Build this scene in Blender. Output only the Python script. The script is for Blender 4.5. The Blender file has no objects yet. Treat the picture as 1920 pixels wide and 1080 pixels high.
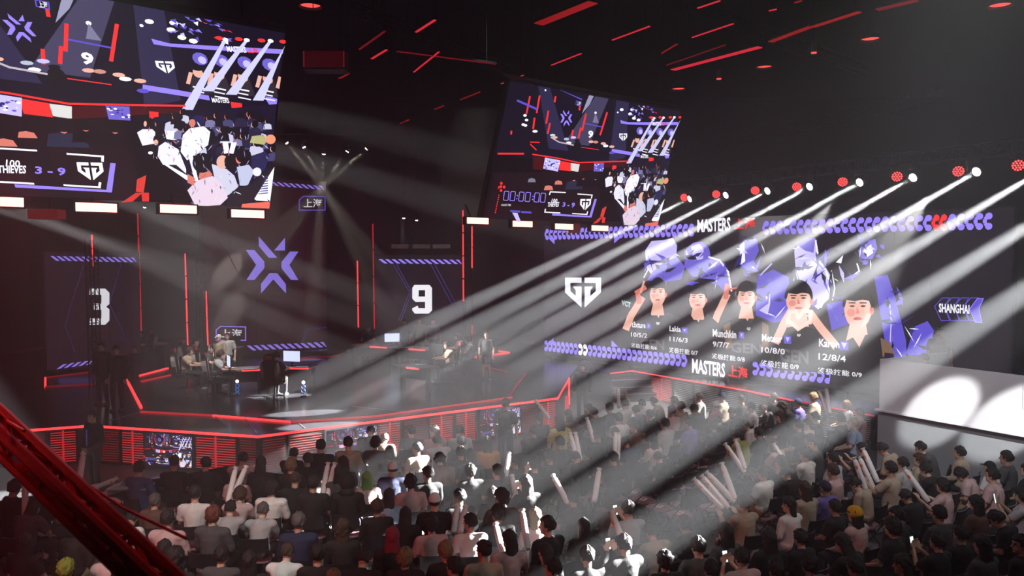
import bpy, bmesh, math, random
from mathutils import Vector, Matrix, noise
R = math.radians
rnd = random.Random(7)
S = bpy.context.scene
COL = S.collection

# ------------------------------------------------------------------ camera
F = 1500.0
TH = math.atan(55 / 1500)
CAM = Vector((0, 0, 5.0))
cd = bpy.data.cameras.new('camera')
cam = bpy.data.objects.new('camera', cd)
COL.objects.link(cam)
cam.location = CAM
cam.rotation_euler = (R(90) - TH, 0, 0)
cd.sensor_width = 36
cd.lens = 36 * F / 1920
cd.clip_start = 0.05
cd.clip_end = 200
cd.dof.use_dof = True
cd.dof.focus_distance = 19
cd.dof.aperture_fstop = 2.4
S.camera = cam

# ------------------------------------------------------------------ world, exposure, cycles options
w = bpy.data.worlds.new('hall_world')
S.world = w
w.use_nodes = True
w.node_tree.nodes['Background'].inputs[0].default_value = (0.0, 0.0, 0.0, 1)
S.view_settings.view_transform = 'Standard'
S.view_settings.look = 'None'
S.view_settings.exposure = 0.0
S.view_settings.gamma = 1.0
S.view_settings.use_curve_mapping = False
S.cycles.use_denoising = True
S.cycles.volume_bounces = 0
S.cycles.max_bounces = 5
S.cycles.diffuse_bounces = 2
S.cycles.glossy_bounces = 3
S.cycles.transmission_bounces = 3
S.cycles.sample_clamp_indirect = 3.0
HAZE = 0.0135
BEAM = 1.15


def lamp(name, kind, loc, target=None, power=100, col=(1, 1, 1), size=0.1, angle=10, blend=0.3, parent=None, sx=None, sy=None):
    l = bpy.data.lights.new(name, kind)
    l.energy = power
    l.color = col
    if kind == 'SPOT':
        l.spot_size = R(angle)
        l.spot_blend = blend
        l.shadow_soft_size = size
    elif kind == 'AREA':
        l.shape = 'RECTANGLE'
        l.size = sx or size
        l.size_y = sy or size
        l.spread = R(angle)
    else:
        l.shadow_soft_size = size
    o = bpy.data.objects.new(name, l)
    COL.objects.link(o)
    o.location = loc
    if target is not None:
        o.rotation_euler = (Vector(target) - Vector(loc)).to_track_quat('-Z', 'Y').to_euler()
    return o


# unseen lamps: washes and spots for the hall, plus added side and booth fills
lamp('rear_wash', 'SPOT', (7, 3, 12.5), (0, 14.5, 1), 1500, (1, .93, .86), .25, 55, 1.0)
lamp('rear_wash', 'SPOT', (-3, 2.5, 12), (-4.2, 11.3, 1), 5200, (1, .95, .88), .15, 22, .8)
lamp('rear_wash', 'SPOT', (9, 12, 12.8), (3.5, 17.5, 1), 1500, (1, .95, .9), .25, 55, 1.0)
lamp('side_fill', 'SPOT', (-9, .5, 7.5), (-2, 12.5, 1), 1700, (1, .10, .10), .3, 60, .9)  # added red fill, standing in for red stage light from the left
lamp('side_fill', 'SPOT', (13, 9, 10), (5.5, 14, 1), 450, (.95, .95, 1), .4, 60, .9)  # unseen white fill added over the right crowd
lamp('stage_wash', 'SPOT', (-6, 18, 13.5), (-9, 25.5, 1.5), 12000, (1, .93, .86), .2, 22, .8)
lamp('stage_wash', 'SPOT', (-.5, 25, 13.5), (-2.5, 28, 1.5), 3500, (1, .93, .86), .2, 22, .8)
lamp('booth_spot', 'SPOT', (7.2, 3.0, 11.5), (9.0, 16.55, 1.95), 42000, (1, 1, 1), .05, 4.0, .45)
lamp('booth_spot', 'SPOT', (8.4, 2.2, 11.5), (9.75, 15.45, 1.9), 42000, (1, 1, 1), .05, 4.0, .45)
lamp('riser_spot', 'SPOT', (10.4, 20.0, 6.6), (7.2, 22.4, .8), 13000, (1, .98, .95), .06, 40, .7)
lamp('riser_spot', 'SPOT', (9.0, 22.5, 6.6), (5.4, 24.8, .8), 10000, (1, .98, .95), .06, 34, .7)
lamp('floor_spot', 'SPOT', (-13, 13, 9.5), (-10.3, 15.5, 0), 30000, (.95, .97, 1), .1, 19, .25)
lamp('booth_fill', 'SPOT', (3, 5, 10.5), (9.4, 16.2, 1.6), 3400, (.93, .94, 1), .2, 34, 1.0)  # added fill for the light the beams scatter onto the booth
lamp('floor_spot', 'SPOT', (-9, 20, 10), (-6.6, 17.2, 0), 7000, (.95, .97, 1), .1, 20, .4)


# ------------------------------------------------------------------ pixel <-> place
def ray(px, py):
    x = (px - 960) / F
    y = (540 - py) / F
    return Vector((x, math.cos(TH) + y * math.sin(TH), -math.sin(TH) + y * math.cos(TH)))


def P(px, py, z=None, Y=None):
    d = ray(px, py)
    t = (z - CAM.z) / d.z if z is not None else Y / d.y
    return CAM + d * t


def proj(p):
    v = Vector(p) - CAM
    f = v.y * math.cos(TH) - v.z * math.sin(TH)
    u = v.y * math.sin(TH) + v.z * math.cos(TH)
    return 960 + F * v.x / f, 540 - F * u / f


class Frame:
    """a flat surface in the hall: origin, right, up, normal (towards the audience)"""
    def __init__(s, O, u, v):
        s.O = Vector(O)
        s.u = Vector(u).normalized()
        s.v = Vector(v)
        s.v = (s.v - s.u * s.v.dot(s.u)).normalized()
        s.n = s.u.cross(s.v)

    def uv(s, px, py):
        d = ray(px, py)
        t = (s.O - CAM).dot(s.n) / d.dot(s.n)
        q = CAM + d * t - s.O
        return q.dot(s.u), q.dot(s.v)

    def at(s, a, b, c=0):
        return s.O + s.u * a + s.v * b + s.n * c

    def m(s):
        M = Matrix.Identity(4)
        for i in range(3):
            M[i][0] = s.u[i]; M[i][1] = s.v[i]; M[i][2] = s.n[i]; M[i][3] = s.O[i]
        return M


# ------------------------------------------------------------------ materials
MATS = {}


def M(name, col=(.5, .5, .5), rough=.6, metal=0, emit=None, es=1, bump=0, bscale=40, var=0, spec=.5):
    if name in MATS:
        return MATS[name]
    m = bpy.data.materials.new(name)
    m.use_nodes = True
    nt = m.node_tree
    b = nt.nodes['Principled BSDF']
    b.inputs['Base Color'].default_value = (*col, 1)
    b.inputs['Roughness'].default_value = rough
    b.inputs['Metallic'].default_value = metal
    b.inputs['Specular IOR Level'].default_value = spec
    if emit:
        b.inputs['Emission Color'].default_value = (*emit, 1)
        b.inputs['Emission Strength'].default_value = es
    if bump or var:
        tc = nt.nodes.new('ShaderNodeTexCoord')
        no = nt.nodes.new('ShaderNodeTexNoise')
        no.inputs['Scale'].default_value = bscale
        no.inputs['Detail'].default_value = 4
        nt.links.new(tc.outputs['Object'], no.inputs['Vector'])
        if bump:
            bp = nt.nodes.new('ShaderNodeBump')
            bp.inputs['Strength'].default_value = bump
            bp.inputs['Distance'].default_value = .02
            nt.links.new(no.outputs['Fac'], bp.inputs['Height'])
            nt.links.new(bp.outputs['Normal'], b.inputs['Normal'])
        if var:
            mx = nt.nodes.new('ShaderNodeMix')
            mx.data_type = 'RGBA'
            mx.inputs[6].default_value = (*[c * (1 - var) for c in col], 1)
            mx.inputs[7].default_value = (*[min(1, c * (1 + var)) for c in col], 1)
            nt.links.new(no.outputs['Fac'], mx.inputs[0])
            nt.links.new(mx.outputs[2], b.inputs['Base Color'])
    MATS[name] = m
    return m


def picture_mat(name, strength):
    if name in MATS:
        return MATS[name]
    m = bpy.data.materials.new(name)
    m.use_nodes = True
    nt = m.node_tree
    nt.nodes.clear()
    a = nt.nodes.new('ShaderNodeVertexColor')
    a.layer_name = 'col'
    e = nt.nodes.new('ShaderNodeEmission')
    e.inputs['Strength'].default_value = strength
    o = nt.nodes.new('ShaderNodeOutputMaterial')
    nt.links.new(a.outputs['Color'], e.inputs['Color'])
    nt.links.new(e.outputs[0], o.inputs['Surface'])
    MATS[name] = m
    return m


BLACK = M('matte_black_paint', (.012, .012, .014), .6, bump=.1)
STEEL = M('black_steel', (.03, .03, .035), .35, .8, var=.3)
ALU = M('aluminium', (.35, .35, .37), .35, .9, var=.2)
RED_LED = M('red_led', (.2, .01, .01), .4, emit=(1, .045, .05), es=2.2)
RED_LED_DIM = M('red_led_dim', (.2, .01, .01), .4, emit=(1, .02, .04), es=.55)
RED_FAINT = M('red_led_faint', (.2, .01, .01), .4, emit=(1, .02, .05), es=.16)
RED_HOT = M('red_white_led', (.3, .05, .05), .4, emit=(1, .36, .32), es=3.6)
WHITE_HOT = M('lens_white', (.8, .8, .8), .3, emit=(1, .98, .95), es=40)
RED_LENS = M('lens_red', (.3, .02, .02), .3, emit=(1, .06, .06), es=3.5)


# ------------------------------------------------------------------ mesh builder
class MB:
    def __init__(s):
        s.v = []; s.f = []; s.mi = []; s.c = []

    def add(s, vs, fs, m=0, c=None):
        k = len(s.v)
        s.v += [tuple(x) for x in vs]
        for f in fs:
            s.f.append([i + k for i in f]); s.mi.append(m); s.c.append(c)

    def box(s, c, d, rot=None, m=0, ch=0):
        x, y, z = (k / 2 for k in d)
        if ch:
            q = [(-x, -y), (x, -y), (x, y), (-x, y)]
            o = []
            for i, (a, b) in enumerate(q):
                sx = 1 if a > 0 else -1; sy = 1 if b > 0 else -1
                e = [(a, b - sy * ch), (a - sx * ch, b)]
                if i in (0, 2): e = e if i == 2 or True else e
                o += e if (i % 2 == 0) else e[::-1]
            # order: walk round the outline
            o = sorted(o, key=lambda t: math.atan2(t[1], t[0]))
            vs = [Vector((a, b, -z)) for a, b in o] + [Vector((a, b, z)) for a, b in o]
            n = len(o)
            fs = [list(range(n))[::-1], list(range(n, 2 * n))] + [[i, (i + 1) % n, n + (i + 1) % n, n + i] for i in range(n)]
        else:
            vs = [Vector((a, b, e)) for e in (-z, z) for a, b in ((-x, -y), (x, -y), (x, y), (-x, y))]
            fs = [(3, 2, 1, 0), (4, 5, 6, 7), (0, 1, 5, 4), (1, 2, 6, 5), (2, 3, 7, 6), (3, 0, 4, 7)]
        if rot is not None:
            vs = [rot @ v for v in vs]
        s.add([v + Vector(c) for v in vs], fs, m)
        return s

    def bar(s, p, q, wd, h, m=0, up=(0, 0, 1)):
        p = Vector(p); q = Vector(q)
        y = (q - p); L = y.length
        if L < 1e-6: return s
        y.normalize()
        x = y.cross(Vector(up))
        if x.length < 1e-4: x = Vector((1, 0, 0))
        x.normalize(); z = x.cross(y)
        rot = Matrix((x, y, z)).transposed()
        return s.box((p + q) / 2, (wd, L, h), rot, m)

    def tube(s, pts, rs, n=8, m=0, cap=True):
        pts = [Vector(p) for p in pts]
        if not hasattr(rs, '__len__'): rs = [rs] * len(pts)
        vs = []; up = None
        for i, p in enumerate(pts):
            d = (pts[min(i + 1, len(pts) - 1)] - pts[max(i - 1, 0)])
            if d.length < 1e-7: d = Vector((0, 0, 1))
            d.normalize()
            if up is None:
                up = Vector((0, 0, 1)) if abs(d.z) < .9 else Vector((0, 1, 0))
            x = d.cross(up).normalized(); up = x.cross(d)
            for k in range(n):
                a = 2 * math.pi * k / n
                vs.append(p + (x * math.cos(a) + up * math.sin(a)) * rs[i])
        fs = [(i * n + k, i * n + (k + 1) % n, (i + 1) * n + (k + 1) % n, (i + 1) * n + k) for i in range(len(pts) - 1) for k in range(n)]
        if cap:
            fs += [list(range(n))[::-1], list(range((len(pts) - 1) * n, len(pts) * n))]
        s.add(vs, fs, m)
        return s

    def capsule(s, p, q, r0, r1, n=10, m=0, flat=1.0):
        p = Vector(p); q = Vector(q); d = q - p
        L = max(d.length, 1e-5); d = d / L
        pts = []; rs = []
        for a in (-88, -60, -30): pts.append(p + d * r0 * math.sin(R(a))); rs.append(r0 * math.cos(R(a)))
        pts.append(p); rs.append(r0); pts.append((p + q) / 2); rs.append((r0 + r1) / 2); pts.append(q); rs.append(r1)
        for a in (30, 60, 88): pts.append(q + d * r1 * math.sin(R(a))); rs.append(r1 * math.cos(R(a)))
        return s.tube(pts, rs, n, m)

    def ell(s, c, r, n=14, k=10, m=0, rot=None):
        vs = []; c = Vector(c)
        for j in range(1, k):
            t = math.pi * j / k
            for i in range(n):
                a = 2 * math.pi * i / n
                v = Vector((r[0] * math.sin(t) * math.cos(a), r[1] * math.sin(t) * math.sin(a), r[2] * math.cos(t)))
                vs.append((rot @ v if rot is not None else v) + c)
        t = Vector((0, 0, r[2])); 
        if rot is not None: t = rot @ t
        vs += [c + t, c - t]
        fs = [(j * n + i, (j + 1) * n + i, (j + 1) * n + (i + 1) % n, j * n + (i + 1) % n) for j in range(k - 2) for i in range(n)]
        T = len(vs) - 2
        fs += [(T, i, (i + 1) % n) for i in range(n)] + [(T + 1, (k - 2) * n + (i + 1) % n, (k - 2) * n + i) for i in range(n)]
        s.add(vs, fs, m)
        return s

    def rings(s, rs, n=16, m=0, cap=True):
        """rs: list of (center, rx, ry) horizontal-ish ellipses"""
        vs = []
        for c, rx, ry in rs:
            for k in range(n):
                a = 2 * math.pi * k / n
                vs.append((c[0] + rx * math.cos(a), c[1] + ry * math.sin(a), c[2]))
        fs = [(i * n + k, i * n + (k + 1) % n, (i + 1) * n + (k + 1) % n, (i + 1) * n + k) for i in range(len(rs) - 1) for k in range(n)]
        if cap: fs += [list(range(n))[::-1], list(range((len(rs) - 1) * n, len(rs) * n))]
        s.add(vs, fs, m)
        return s

    def prism(s, poly, fr, d0, d1, m=0):
        """poly in frame coords, between depths d0<d1"""
        n = len(poly)
        vs = [fr.at(a, b, d0) for a, b in poly] + [fr.at(a, b, d1) for a, b in poly]
        fs = [list(range(n))[::-1], list(range(n, 2 * n))] + [[i, (i + 1) % n, n + (i + 1) % n, n + i] for i in range(n)]
        s.add(vs, fs, m)
        return s

    def slab(s, poly, z0, z1, m=0):
        n = len(poly)
        ar = sum(poly[i][0] * poly[(i + 1) % n][1] - poly[(i + 1) % n][0] * poly[i][1] for i in range(n))
        if ar < 0: poly = poly[::-1]
        vs = [(p[0], p[1], z0) for p in poly] + [(p[0], p[1], z1) for p in poly]
        fs = [list(range(n))[::-1], list(range(n, 2 * n))] + [[i, (i + 1) % n, n + (i + 1) % n, n + i] for i in range(n)]
        s.add(vs, fs, m)
        return s

    def mesh(s, name, mats):
        me = bpy.data.meshes.new(name)
        me.from_pydata(s.v, [], s.f)
        for m in (mats if isinstance(mats, (list, tuple)) else [mats]): me.materials.append(m)
        me.polygons.foreach_set('material_index', s.mi)
        if any(c is not None for c in s.c):
            at = me.color_attributes.new('col', 'FLOAT_COLOR', 'CORNER')
            buf = []
            for p in me.polygons:
                c = s.c[p.index] or (0, 0, 0)
                buf += [c[0], c[1], c[2], 1.0] * p.loop_total
            at.data.foreach_set('color', buf)
        me.update()
        return me

    def build(s, name, mats, parent=None, smooth=False, **k):
        me = s.mesh(name, mats)
        if smooth:
            me.polygons.foreach_set('use_smooth', [True] * len(me.polygons))
        return obj(name, me, parent, **k)


def obj(name, me, parent=None, label=None, cat=None, group=None, kind=None, loc=None, rz=None):
    o = bpy.data.objects.new(name, me)
    COL.objects.link(o)
    if parent is not None: o.parent = parent
    if loc is not None: o.location = loc
    if rz is not None: o.rotation_euler = (0, 0, rz)
    tag(o, label, cat, group, kind)
    return o


def tag(o, label=None, cat=None, group=None, kind=None):
    if label: o['label'] = label
    if cat: o['category'] = cat
    if group: o['group'] = group
    if kind: o['kind'] = kind
    return o


def empty(name, label, cat, loc=(0, 0, 0), rz=0, group=None, kind=None, frame=None):
    o = obj(name, None, None, label, cat, group, kind)
    if frame is not None: o.matrix_world = frame.m()
    else:
        o.location = loc; o.rotation_euler = (0, 0, rz)
    return o


ID = Frame((0, 0, 0), (1, 0, 0), (0, 1, 0))      # local frame for children of an empty placed on a wall

# ------------------------------------------------------------------ flat pictures (LED content)
def srgb(r, g, b):
    f = lambda c: (c / 255 / 12.92) if c / 255 <= .04045 else ((c / 255 + .055) / 1.055) ** 2.4
    return (f(r), f(g), f(b))


PUR = srgb(150, 130, 250)
PUR2 = srgb(92, 78, 200)
PURD = srgb(50, 42, 110)
WHT = srgb(245, 245, 255)
REDC = srgb(250, 50, 50)
SKIN = srgb(232, 176, 158)
SKIN2 = srgb(214, 120, 108)
DARK = srgb(20, 16, 24)
_tx = {}


def text_tris(s, bold=0.0):
    if (s, bold) in _tx: return _tx[s, bold]
    cu = bpy.data.curves.new('t', 'FONT')
    cu.body = s; cu.resolution_u = 2; cu.offset = bold
    ob = bpy.data.objects.new('t', cu)
    COL.objects.link(ob)
    dg = bpy.context.evaluated_depsgraph_get()
    me = bpy.data.meshes.new_from_object(ob.evaluated_get(dg))
    vs = [(v.co.x, v.co.y) for v in me.vertices]
    fs = [list(p.vertices) for p in me.polygons]
    x0 = min(v[0] for v in vs); x1 = max(v[0] for v in vs); y0 = min(v[1] for v in vs); y1 = max(v[1] for v in vs)
    vs = [((x - x0) / (x1 - x0), (y - y0) / (y1 - y0)) for x, y in vs]
    bpy.data.objects.remove(ob); bpy.data.curves.remove(cu); bpy.data.meshes.remove(me)
    _tx[s, bold] = (vs, fs)
    return vs, fs


class Pic:
    """flat picture painted as coloured shapes on a screen; fn maps picture points to the frame's (u,v)"""
    def __init__(s, fn, step=.0015, d=.004):
        s.mb = MB(); s.fn = fn; s.d = d; s.step = step; s.clip = None

    def raw(s, vs, fs, col):
        pts = [s.fn(*p) for p in vs]
        if s.clip:
            x0, y0, x1, y1 = s.clip
            pts = [(min(max(a, x0), x1), min(max(b, y0), y1)) for a, b in pts]
        # keep faces towards the audience
        out = []
        for f in fs:
            a = 0
            for i in range(len(f)):
                p = pts[f[i]]; q = pts[f[(i + 1) % len(f)]]; a += p[0] * q[1] - q[0] * p[1]
            out.append(list(f) if a > 0 else list(f)[::-1])
        s.mb.add([(a, b, s.d) for a, b in pts], out, 0, col)
        s.d += s.step

    def poly(s, pts, col): s.raw(pts, [list(range(len(pts)))], col); return s

    def ell(s, cx, cy, rx, ry, col, n=14, rot=0):
        c = math.cos(R(rot)); d = math.sin(R(rot))
        s.poly([(cx + rx * math.cos(t) * c - ry * math.sin(t) * d, cy + rx * math.cos(t) * d + ry * math.sin(t) * c) for t in (2 * math.pi * k / n for k in range(n))], col)
        return s

    def line(s, x0, y0, x1, y1, w_, col):
        dx = x1 - x0; dy = y1 - y0; L = math.hypot(dx, dy) or 1
        a = -dy / L * w_ / 2; b = dx / L * w_ / 2
        return s.poly([(x0 + a, y0 + b), (x1 + a, y1 + b), (x1 - a, y1 - b), (x0 - a, y0 - b)], col)

    def path(s, pts, w_, col, closed=False):
        n = len(pts)
        for i in range(n if closed else n - 1):
            a = pts[i]; b = pts[(i + 1) % n]
            L = math.hypot(b[0] - a[0], b[1] - a[1]) or 1
            ex = (b[0] - a[0]) / L * w_ / 2; ey = (b[1] - a[1]) / L * w_ / 2
            s.line(a[0] - ex, a[1] - ey, b[0] + ex, b[1] + ey, w_, col)
            s.d -= s.step
        s.d += s.step
        return s

    def text(s, t, BL, BR, TR, TL, col, bold=0.0):
        vs, fs = text_tris(t, bold)
        q = []
        for x, y in vs:
            a = (BL[0] + (BR[0] - BL[0]) * x, BL[1] + (BR[1] - BL[1]) * x)
            b = (TL[0] + (TR[0] - TL[0]) * x, TL[1] + (TR[1] - TL[1]) * x)
            q.append((a[0] + (b[0] - a[0]) * y, a[1] + (b[1] - a[1]) * y))
        s.raw(q, fs, col)
        return s

    def tbox(s, t, x0, y0, x1, y1, col, bold=0.0, sl=0.0):
        """axis box in picture px (y down), sl = slope of the base line"""
        dy = sl * (x1 - x0)
        return s.text(t, (x0, y1 - max(dy, 0)), (x1, y1 + min(dy, 0)), (x1, y0 + max(dy, 0)), (x0, y0 - min(dy, 0)), col, bold)

    def build(s, name, mat, parent, **k): return s.mb.build(name, mat, parent, **k)


GG = [(240, 843), (425, 843), (425, 902), (300, 902), (300, 995), (360, 1050), (360, 985), (330, 943), (425, 943), (425, 1180), (240, 1010)]


def gg(p, f, col):
    p.poly([f(x, y) for x, y in GG], col)
    p.poly([f(885 - x, y) for x, y in GG][::-1], col)


STAR = [[(1020, 272), (1103, 368), (1065, 368), (1020, 315)], [(1138, 278), (1138, 335), (1090, 335)],
        [(962, 333), (1000, 333), (1045, 385), (1045, 415), (1000, 468), (965, 468), (1008, 400)],
        [(1160, 340), (1198, 340), (1158, 400), (1198, 468), (1165, 468), (1122, 415), (1122, 388)],
        [(1068, 437), (1103, 437), (1142, 488), (1142, 528), (1085, 465), (1030, 528), (1030, 485)]]


def star(p, f, col):
    for q in STAR: p.poly([f(x, y) for x, y in q], col)


def hatch(p, x0, y0, x1, y1, h, n, col, lean=1.3):
    """diagonal stripes along a strip from (x0,y0) to (x1,y1), height h"""
    for i in range(n):
        a = i / n; b = (i + .55) / n; k = lean * h
        fx = lambda t: x0 + (x1 - x0) * t
        fy = lambda t: y0 + (y1 - y0) * t
        xa = min(fx(a) + k, x1); xb = min(fx(b) + k, x1)
        p.poly([(fx(a), fy(a)), (fx(b), fy(b)), (xb, fy(b) + h), (xa, fy(a) + h)], col)
        p.d -= p.step
    p.d += p.step


# ================================================================== SETTING
floor_m = M('hall_floor_grey', (.12, .12, .125), .5, var=.25, bscale=3, bump=.05)
wall_m = M('hall_black_drape', (.008, .008, .01), .9, bump=.3, bscale=6)
ceil_m = M('ceiling_black', (.008, .008, .009), .9, bump=.3, bscale=3)
X0, X1, Y0, Y1, ZC = -27, 25, -7, 45, 14


def wallbox(name, a, b, m):
    mb = MB()
    mb.box([(a[i] + b[i]) / 2 for i in range(3)], [abs(b[i] - a[i]) for i in range(3)])
    mb.build(name, m, kind='structure')


wallbox('floor', (X0 - 1, Y0 - 1, -.3), (X1 + 1, Y1 + 1, 0), floor_m)
wallbox('ceiling', (X0 - 1, Y0 - 1, ZC), (X1 + 1, Y1 + 1, ZC + .3), ceil_m)
wallbox('wall_back', (X0 - 1, Y1, 0), (X1 + 1, Y1 + 1, ZC), wall_m)
wallbox('wall_left', (X0 - 1, Y0, 0), (X0, Y1, ZC), wall_m)
wallbox('wall_right', (X1, Y0, 0), (X1 + 1, Y1, ZC), wall_m)
wallbox('wall_front', (X0 - 1, Y0 - 1, 0), (X1 + 1, Y0, ZC), wall_m)
hz = bpy.data.materials.new('stage_haze')
hz.use_nodes = True
nt = hz.node_tree
nt.nodes.clear()
vs_ = nt.nodes.new('ShaderNodeVolumeScatter')
vs_.inputs['Density'].default_value = HAZE
vs_.inputs['Anisotropy'].default_value = .08
vs_.inputs['Color'].default_value = (.93, .96, 1, 1)
ou = nt.nodes.new('ShaderNodeOutputMaterial')
nt.links.new(vs_.outputs[0], ou.inputs['Volume'])
MB().box(((X0 + X1) / 2, (Y0 + Y1) / 2, 4.6), (X1 - X0 + 4, Y1 - Y0 + 4, 10.4)).build('haze', hz, label='thin stage haze that fills the hall but stops short of the ceiling', cat='haze', kind='stuff')  # haze cut off below the ceiling to keep the upper hall dark

# ================================================================== STAGE
ZS = .95
deck_m = M('stage_deck_gloss', (.03, .03, .034), .22, 0, var=.35, bscale=2.5)
riser_m = M('stage_riser_dark', (.02, .012, .014), .5, bump=.1)
edge_px = [(30, 806), (170, 796), (485, 816), (1045, 745), (1067, 707)]
edge = [P(x, y, z=ZS) for x, y in edge_px]
back = [Vector((3.2, 34, ZS)), Vector((-1, 41, ZS)), Vector((-21, 41, ZS)), Vector((-21, 24, ZS)), Vector((-14.5, 19.5, ZS))]
stage = empty('stage', None, None, kind='structure')
poly = [(v.x, v.y) for v in edge + back]
MB().slab(poly, ZS - .12, ZS).build('deck', deck_m, stage)
cxy = Vector((-8, 30))
inner = [Vector(p) + (cxy - Vector(p)).normalized() * .06 for p in poly]
MB().slab([tuple(p) for p in inner], 0, ZS - .12).build('riser_core', riser_m, stage)
# deck joints
mb = MB()
for a, b in (((400, 778), (427, 800)), ((456, 781), (482, 812)), ((555, 790), (620, 840)), ((660, 762), (760, 772)), ((262, 773), (200, 790))):
    A = P(*a, z=ZS); B = P(*b, z=ZS)
    if b[1] > 815: B = A.lerp(B, .3)
    mb.bar(A + Vector((0, 0, .004)), B + Vector((0, 0, .004)), .035, .008)
mb.build('deck_joint_trim', ALU, stage)
# LED edges
for i in range(4):
    mb = MB(); mb.bar(edge[i] + Vector((0, -.03, -.03)), edge[i + 1] + Vector((0, -.03, -.03)), .05, .05)
    mb.build('led_edge', RED_LED, stage)
for a, b, m in (((264, 772), (400, 779), RED_LED_DIM), ((400, 779), (545, 791), RED_LED), ((545, 791), (700, 781), RED_LED_DIM), ((700, 781), (960, 745), RED_LED_DIM),
                ((232, 704), (243, 722), RED_LED), ((243, 722), (265, 764), RED_LED), ((262, 704), (315, 690), RED_LED), ((265, 715), (320, 703), RED_LED_DIM),
                ((85, 725), (245, 717), RED_FAINT), ((85, 708), (245, 688), RED_FAINT), ((85, 708), (85, 725), RED_LED),
                ((495, 667), (645, 658), RED_LED_DIM), ((545, 673), (640, 667), RED_FAINT),
                ((880, 671), (955, 661), RED_LED), ((955, 661), (935, 658), RED_LED), ((905, 687), (950, 697), RED_FAINT), ((955, 740), (985, 700), RED_FAINT)):
    mb = MB(); mb.bar(P(*a, z=ZS + .02), P(*b, z=ZS + .02), .06, .04)
    mb.build('floor_led_strip', m, stage)
# raised tier under the back screens
tier = [P(495, 663, z=ZS + .12), P(650, 656, z=ZS + .12), Vector((-6, 37.5, 0)), Vector((-14, 36.5, 0)), P(380, 668, z=ZS + .12)]
MB().slab([(v.x, v.y) for v in tier], ZS, ZS + .12).build('back_tier', deck_m, stage)
# the LED post at the right corner of the stage
mb = MB(); q = P(1063, 752, Y=edge[3].y + .2); mb.bar(Vector((q.x, q.y, 0.02)), Vector((q.x, q.y, ZS)), .12, .05); mb.build('led_post', RED_LED_DIM, stage)
mb = MB(); q = edge[4]; mb.bar(Vector((q.x, q.y - .05, 0.02)), Vector((q.x, q.y - .05, ZS)), .06, .05); mb.build('led_post', RED_LED, stage)

slat_red = M('grille_red_glow', (.2, .01, .01), .5, emit=(1, .03, .04), es=.55)
slat_dim = M('grille_red_dim', (.1, .01, .01), .5, emit=(1, .03, .04), es=.13)
slat_white = M('grille_pale', (.75, .75, .75), .4, .2)
grille_back = M('grille_backing', (.02, .008, .008), .6)


def riser_panels(A, B, spec, z0=.06, z1=.86, parent=None, frame_m=None):
    """spec: (px0, px1, kind) panels on the riser from A to B"""
    parent = parent or stage
    fr = Frame((A.x, A.y, 0), (B.x - A.x, B.y - A.y, 0), (0, 0, 1))
    if fr.n.y > 0: fr.n = -fr.n
    for x0, x1, kd in spec:
        def ux(px):
            d = ray(px, 800); n2 = Vector((fr.n.x, fr.n.y)); o2 = Vector((fr.O.x, fr.O.y))
            t = o2.dot(n2) / Vector((d.x, d.y)).dot(n2)
            return (Vector((d.x * t, d.y * t)) - o2).dot(Vector((fr.u.x, fr.u.y)))
        a = ux(x0); b = ux(x1)
        root = MB().prism([(a + .02, z0), (b - .02, z0), (b - .02, z1), (a + .02, z1)], fr, .005, .03).build('riser_panel', frame_m or grille_back, parent)
        m = {'r': slat_red, 'd': slat_dim, 'w': slat_white}[kd]
        mb = MB()
        n = 13
        for i in range(n):
            z = z0 + .05 + (z1 - z0 - .1) * i / (n - 1)
            mb.prism([(a + .05, z - .009), (b - .05, z - .009), (b - .05, z + .009), (a + .05, z + .009)], fr, .03, .05)
        mb.build('slat_grille', m, root, kind='stuff')
        if kd == 'r':
            c = (a + b) / 2
            MB().prism([(c - .02, z0), (c + .02, z0), (c + .02, z1), (c - .02, z1)], fr, .03, .055).build('led_seam', RED_LED_DIM, root)
    return fr


riser_panels(edge[0], edge[1], [(40, 88, 'd'), (90, 146, 'r')])
fr2 = riser_panels(edge[1], edge[2], [(178, 226, 'd'), (228, 273, 'r'), (366, 446, 'r'), (448, 484, 'd')])
fr3 = riser_panels(edge[2], edge[3], [(488, 536, 'd'), (538, 606, 'd'), (707, 752, 'r'), (754, 800, 'd'), (802, 850, 'r'), (852, 892, 'r'), (974, 1008, 'd'), (1010, 1042, 'r')])

# side stage in front of the long wall
sp = [(1145, 699), (1185, 694), (1400, 731), (1485, 749), (1640, 778)]
se = [P(x, y, z=ZS) for x, y in sp]
side = empty('stage_side', None, None, kind='structure')
spoly = [(v.x, v.y) for v in se] + [(12.0, 19.2), (13.0, 20.2), (4.8, 29.6), (1.6, 32.3)]
MB().slab(spoly, ZS - .1, ZS).build('deck', deck_m, side)
MB().slab([(x + .05, y + .07) for x, y in spoly], 0, ZS - .1).build('riser_core', riser_m, side)
for i in range(4):
    MB().bar(se[i] + Vector((-.02, -.03, -.02)), se[i + 1] + Vector((-.02, -.03, -.02)), .04, .03).build('led_edge', RED_LED if i < 3 else RED_LED_DIM, side)
riser_panels(se[1], se[2], [(1222, 1262, 'r'), (1264, 1300, 'w'), (1302, 1350, 'w'), (1352, 1398, 'w')], parent=side)
riser_panels(se[2], se[3], [(1402, 1442, 'w'), (1444, 1483, 'w')], parent=side)
riser_panels(se[3], se[4], [(1487, 1530, 'w'), (1532, 1580, 'w'), (1582, 1637, 'w')], parent=side)
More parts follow.
